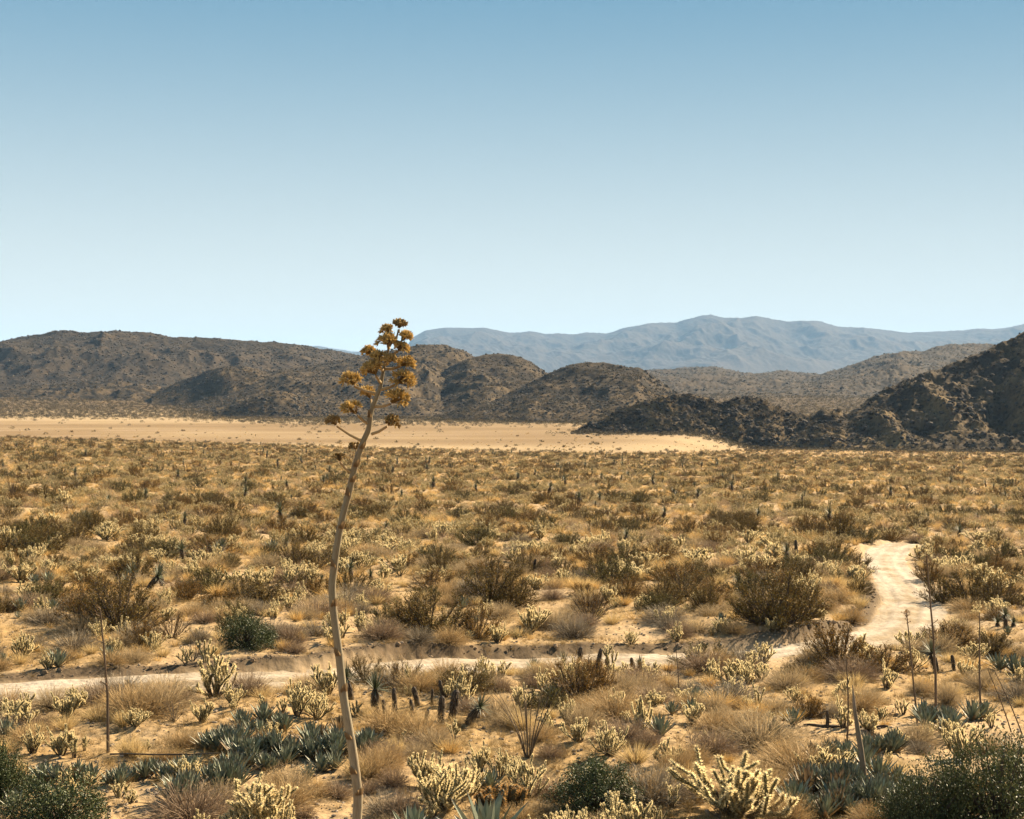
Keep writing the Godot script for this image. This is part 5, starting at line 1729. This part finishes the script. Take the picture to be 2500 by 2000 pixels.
func scatter_plain():
	rng.seed = 77
	# sort out every plant first; the largest in view of each kind become things, the rest one mass
	var lot := {"cre": [], "cho": [], "tan": [], "tuf": [], "yuc": [], "aga": []}
	var zone := FastNoiseLite.new()
	zone.seed = 21
	zone.frequency = 1.0 / 26.0
	var d := 19.5
	while d < 640.0:
		var step := clampf(0.45 + d * 0.003, 0.56, 1.5)
		var width := 0.40 * d
		var x := -width
		while x < width:
			var px := x + rr(-0.5, 0.5) * step
			var pd := d + rr(-0.5, 0.5) * step
			x += step
			var u := px / pd
			var edge := 405.0 + 55.0 * clampf(-u / 0.33, 0, 1) + 185.0 * smoothstep(0.075, 0.19, u)
			var keep := 0.78
			if pd > edge - 10.0:
				keep = 0.4 * exp(-(pd - edge + 10.0) / 38.0) + (0.06 if u > 0.03 else 0.008)
			if u > 0.06 and pd > 340.0:
				keep *= lerpf(1.0, 0.42, smoothstep(340.0, 470.0, pd))
			if rng.randf() > keep:
				continue
			var gx := px
			var gz := -pd
			var spot := pixel_of(Vector3(gx, slope_height(gx, gz), gz))
			if absf(spot.x - 1250.0) > 1500.0:
				continue
			var near := spot.y > 1475.0
			if pd < 120.0:
				var rd := road_at(gx, gz)
				if rd.z > 0 and absf(rd.x) < half_width(rd.y) + (0.4 if rd.x < 0 else 0.45):
					continue
			var sandy := spot.y > 1320.0 and bare(spot.x, spot.y)
			var z := zone.get_noise_2d(gx, gz)
			var pick := rng.randf()
			var kind := ""
			var h := 0.0
			var w := 1.0
			if near:
				# small filling plants only: the large ones stand where the photograph has them
				if rng.randf() > (0.12 if sandy else 0.85):
					continue
				if pick < 0.27:
					kind = "tan"
					h = rr(0.2, 0.55)
					w = rr(1.1, 1.6)
				elif pick < 0.62:
					kind = "tuf"
					h = rr(0.16, 0.4)
					w = rr(1.0, 1.8)
				elif pick < 0.87:
					kind = "cho"
					h = rr(0.25, 0.62)
				elif pick < 0.95:
					kind = "cre"
					h = rr(0.3, 0.7)
					w = rr(1.0, 1.4)
				else:
					kind = "aga"
					h = rr(0.2, 0.4)
			else:
				if sandy and rng.randf() > 0.15:
					continue
				var far := smoothstep(150.0, 330.0, pd)
				var wc := lerpf(0.082, 0.115, far) * (1.0 + 1.2 * z)
				var wch := lerpf(0.23, 0.20, far) * (1.0 - 1.4 * z) * (1.0 - smoothstep(300, 420, pd) * 0.5)
				var wy := 0.006
				var wt := 0.20
				var wg := 0.42
				var total := wc + wch + wy + wt + wg
				pick *= maxf(total, 0.9 + 0.1 * z)
				if pick < wc:
					kind = "cre"
					h = rr(0.35, 0.95)
					w = rr(1.0, 1.5)
				elif pick < wc + wch:
					kind = "cho"
					h = rr(0.3, 0.8)
					w = rr(1.0, 1.6)
				elif pick < wc + wch + wy:
					kind = "yuc"
					h = rr(0.5, 1.35)
					w = rr(0.8, 1.0)
				elif pick < wc + wch + wy + wt:
					kind = "tan"
					h = rr(0.25, 0.6)
					w = rr(1.0, 1.5)
				elif pick < total:
					kind = "tuf"
					h = rr(0.2, 0.5)
					w = rr(1.0, 1.8)
				else:
					continue
			var r := h * w * (0.42 if kind == "cre" else 0.3)
			if not is_free(Vector2(gx, gz), r * 0.8):
				continue
			claim(Vector2(gx, gz), r * 0.55)
			lot[kind].append([h / pd if absf(u) < 0.345 else 0.0, Vector3(gx, ground_height(gx, gz), gz), h, w, spot])
		d += step
	var far_forms := {"cre": ["creosote_far", "creosote_scrub", "olive creosote scrub thinning towards the dry lake"], "cho": ["cholla_far", "cholla_scrub", "pale cholla scattered over the farther plain"], "tan": ["twiggy_far", "dry_scrub", "dry tan bushes scattered over the farther plain"], "tuf": ["tuft_far", "dry_grass", "dry golden grass between the bushes"], "yuc": ["yucca_far", "yucca_scrub", "dark yuccas scattered over the farther plain"], "aga": ["agave", "agave_scrub", "small agaves scattered in the near scrub"]}
	var tints := {"cre": ["olive", "olive_gold", "olive_green", "olive"], "cho": [""], "tan": ["dry", "dry_gold", "dry_grey", "dry_mauve", "dry", "dry_gold"], "tuf": ["dry", "dry_gold"], "yuc": [""], "aga": [""]}
	for kind in lot:
		var a: Array = lot[kind]
		a.sort_custom(func(p, q): return p[0] > q[0])
		var room := 300
		for o in get_children():
			if o.has_meta("category") and names_used.has(KINDS[kind][1]) and String(o.name).begins_with(KINDS[kind][1]):
				room -= 1
		room = maxi(room, 40)
		for i in mini(room, a.size()):
			var q: Array = a[i]
			if q[0] <= 0.0:
				room = i
				break
			var t: Array = tints[kind]
			var where: String = ("left of" if q[4].x < 760 else "right of" if q[4].x > 940 else "around") + " the tall flower stalk"
			var row: String = "below the sandy road" if q[4].y > 1640 else "along the sandy road" if q[4].y > 1530 else "on the plain beyond the road"
			var called: String = {"cre": "olive creosote bush", "cho": "pale cholla", "tan": "small dry bush", "tuf": "low dry grass tuft", "yuc": "dark trunked yucca", "aga": "small agave"}[kind]
			var l: String = called + " " + row + ", " + where
			var g: String = called + " scrub " + row + " " + where
			if i < 300:
				l = label_for(called.trim_prefix("small ").trim_prefix("low "), q[4].x, q[4].y, q[0] * F)
				if l.contains(" near "):
					l = called + " " + row + ", " + where
			plant(kind, q[1], q[2], q[3], l, g, 0.0, t[rng.randi_range(0, t.size() - 1)])
		# the rest
		var set_: Array = forms[far_forms[kind][0]]
		var places := []
		var cols := []
		for k in set_.size():
			places.append([])
			cols.append([])
		for i in range(mini(room, a.size()), a.size()):
			var q: Array = a[i]
			var k := rng.randi_range(0, set_.size() - 1)
			places[k].append(Transform3D(Basis.from_euler(Vector3(rr(-0.08, 0.08), rr(0, TAU), rr(-0.08, 0.08))).scaled(Vector3(q[2] * q[3], q[2], q[2] * q[3])), q[1] - Vector3(0, 0.02, 0)))
			var c := rr(0.75, 1.2)
			var tint := Color(c, c, c)
			if kind == "tan":
				tint = [Color(c, c, c), Color(c * 1.15, c * 1.05, c * 0.8), Color(c * 0.75, c * 0.8, c * 0.95), Color(c * 0.7, c * 0.66, c * 0.8)][rng.randi_range(0, 3)]
			elif kind == "cre":
				tint = [Color(c, c, c), Color(c * 1.25, c * 1.05, c * 0.85), Color(c * 0.78, c * 0.95, c)][rng.randi_range(0, 2)]
			elif kind == "tuf":
				tint = Color(c * 1.1, c, c * 0.85)
			cols[k].append(tint)
		for k in set_.size():
			if places[k].size():
				mass(far_forms[kind][1], set_[k][1][0], places[k], cols[k], far_forms[kind][2])
		print(kind, " ", a.size(), " things ", mini(room, a.size()))


func scatter_small():
	# pebbles and dry litter on the near sand
	rng.seed = 81
	var rock := boulder_shape(330).mesh(mats.rock)
	var places := []
	var cols := []
	for i in 26000:
		var d := 18.0 + 34.0 * pow(rng.randf(), 1.6)
		var x := rr(-0.38, 0.38) * d
		var rd := road_at(x, -d)
		if rd.z > 0 and absf(rd.x) < half_width(rd.y):
			continue
		var s := 0.012 + 0.07 * pow(rng.randf(), 4.0) + 0.012 * rng.randf()
		places.append(Transform3D(Basis.from_euler(Vector3(rr(-0.5, 0.5), rr(0, TAU), 0)).scaled(Vector3(s, s * 0.7, s)), Vector3(x, ground_height(x, -d) + s * 0.1, -d)))
		var g := rr(0.22, 0.62)
		cols.append(Color(g, g * 0.82, g * 0.62))
	var clod := boulder_shape(331).mesh(mats.rock)
	var cp := []
	var ct := []
	for i in 420:
		var o := rr(0.0, 40.0)
		var p := road.sample_baked(o)
		var t := (road.sample_baked(minf(o + 0.3, road_length)) - road.sample_baked(maxf(o - 0.3, 0))).normalized()
		var e := half_width(o) + 0.12 + absf(rng.randfn(0.0, 0.22))
		var q := p + Vector2(t.y, -t.x) * e
		var s := 0.03 + 0.10 * pow(rng.randf(), 3.0)
		cp.append(Transform3D(Basis.from_euler(Vector3(rr(-0.5, 0.5), rr(0, TAU), 0)).scaled(Vector3(s * 1.3, s, s)), Vector3(q.x, ground_height(q.x, q.y), q.y)))
		var g := rr(0.3, 0.55)
		ct.append(Color(g, g * 0.72, g * 0.46))
	mass("bank_rubble", clod, cp, ct, "earth clods fallen along the low road bank")
	mass("ground_pebbles", rock, places, cols, "small stones lying on the near sand")
	var wisp := tuft(700, 26, Color(0.234, 0.152, 0.062), Color(0.379, 0.262, 0.117))[0].mesh(mats.dry) as ArrayMesh
	places = []
	cols = []
	for i in 30000:
		var d := 18.0 + 70.0 * pow(rng.randf(), 1.4)
		var x := rr(-0.38, 0.38) * d
		if patchy.get_noise_2d(x, -d) + rr(-0.25, 0.25) < 0.0:
			continue
		var rd := road_at(x, -d)
		if rd.z > 0 and absf(rd.x) < half_width(rd.y) + 0.2:
			continue
		var s := rr(0.05, 0.22)
		places.append(Transform3D(Basis.from_euler(Vector3(rr(-0.3, 0.3), rr(0, TAU), rr(-0.3, 0.3))).scaled(Vector3(s * 1.3, s, s * 1.3)), Vector3(x, ground_height(x, -d), -d)))
		var c := rr(0.7, 1.15)
		cols.append(Color(c, c, c * 0.9))
	mass("grass_litter", wisp, places, cols, "wisps of dry grass and litter on the near ground")
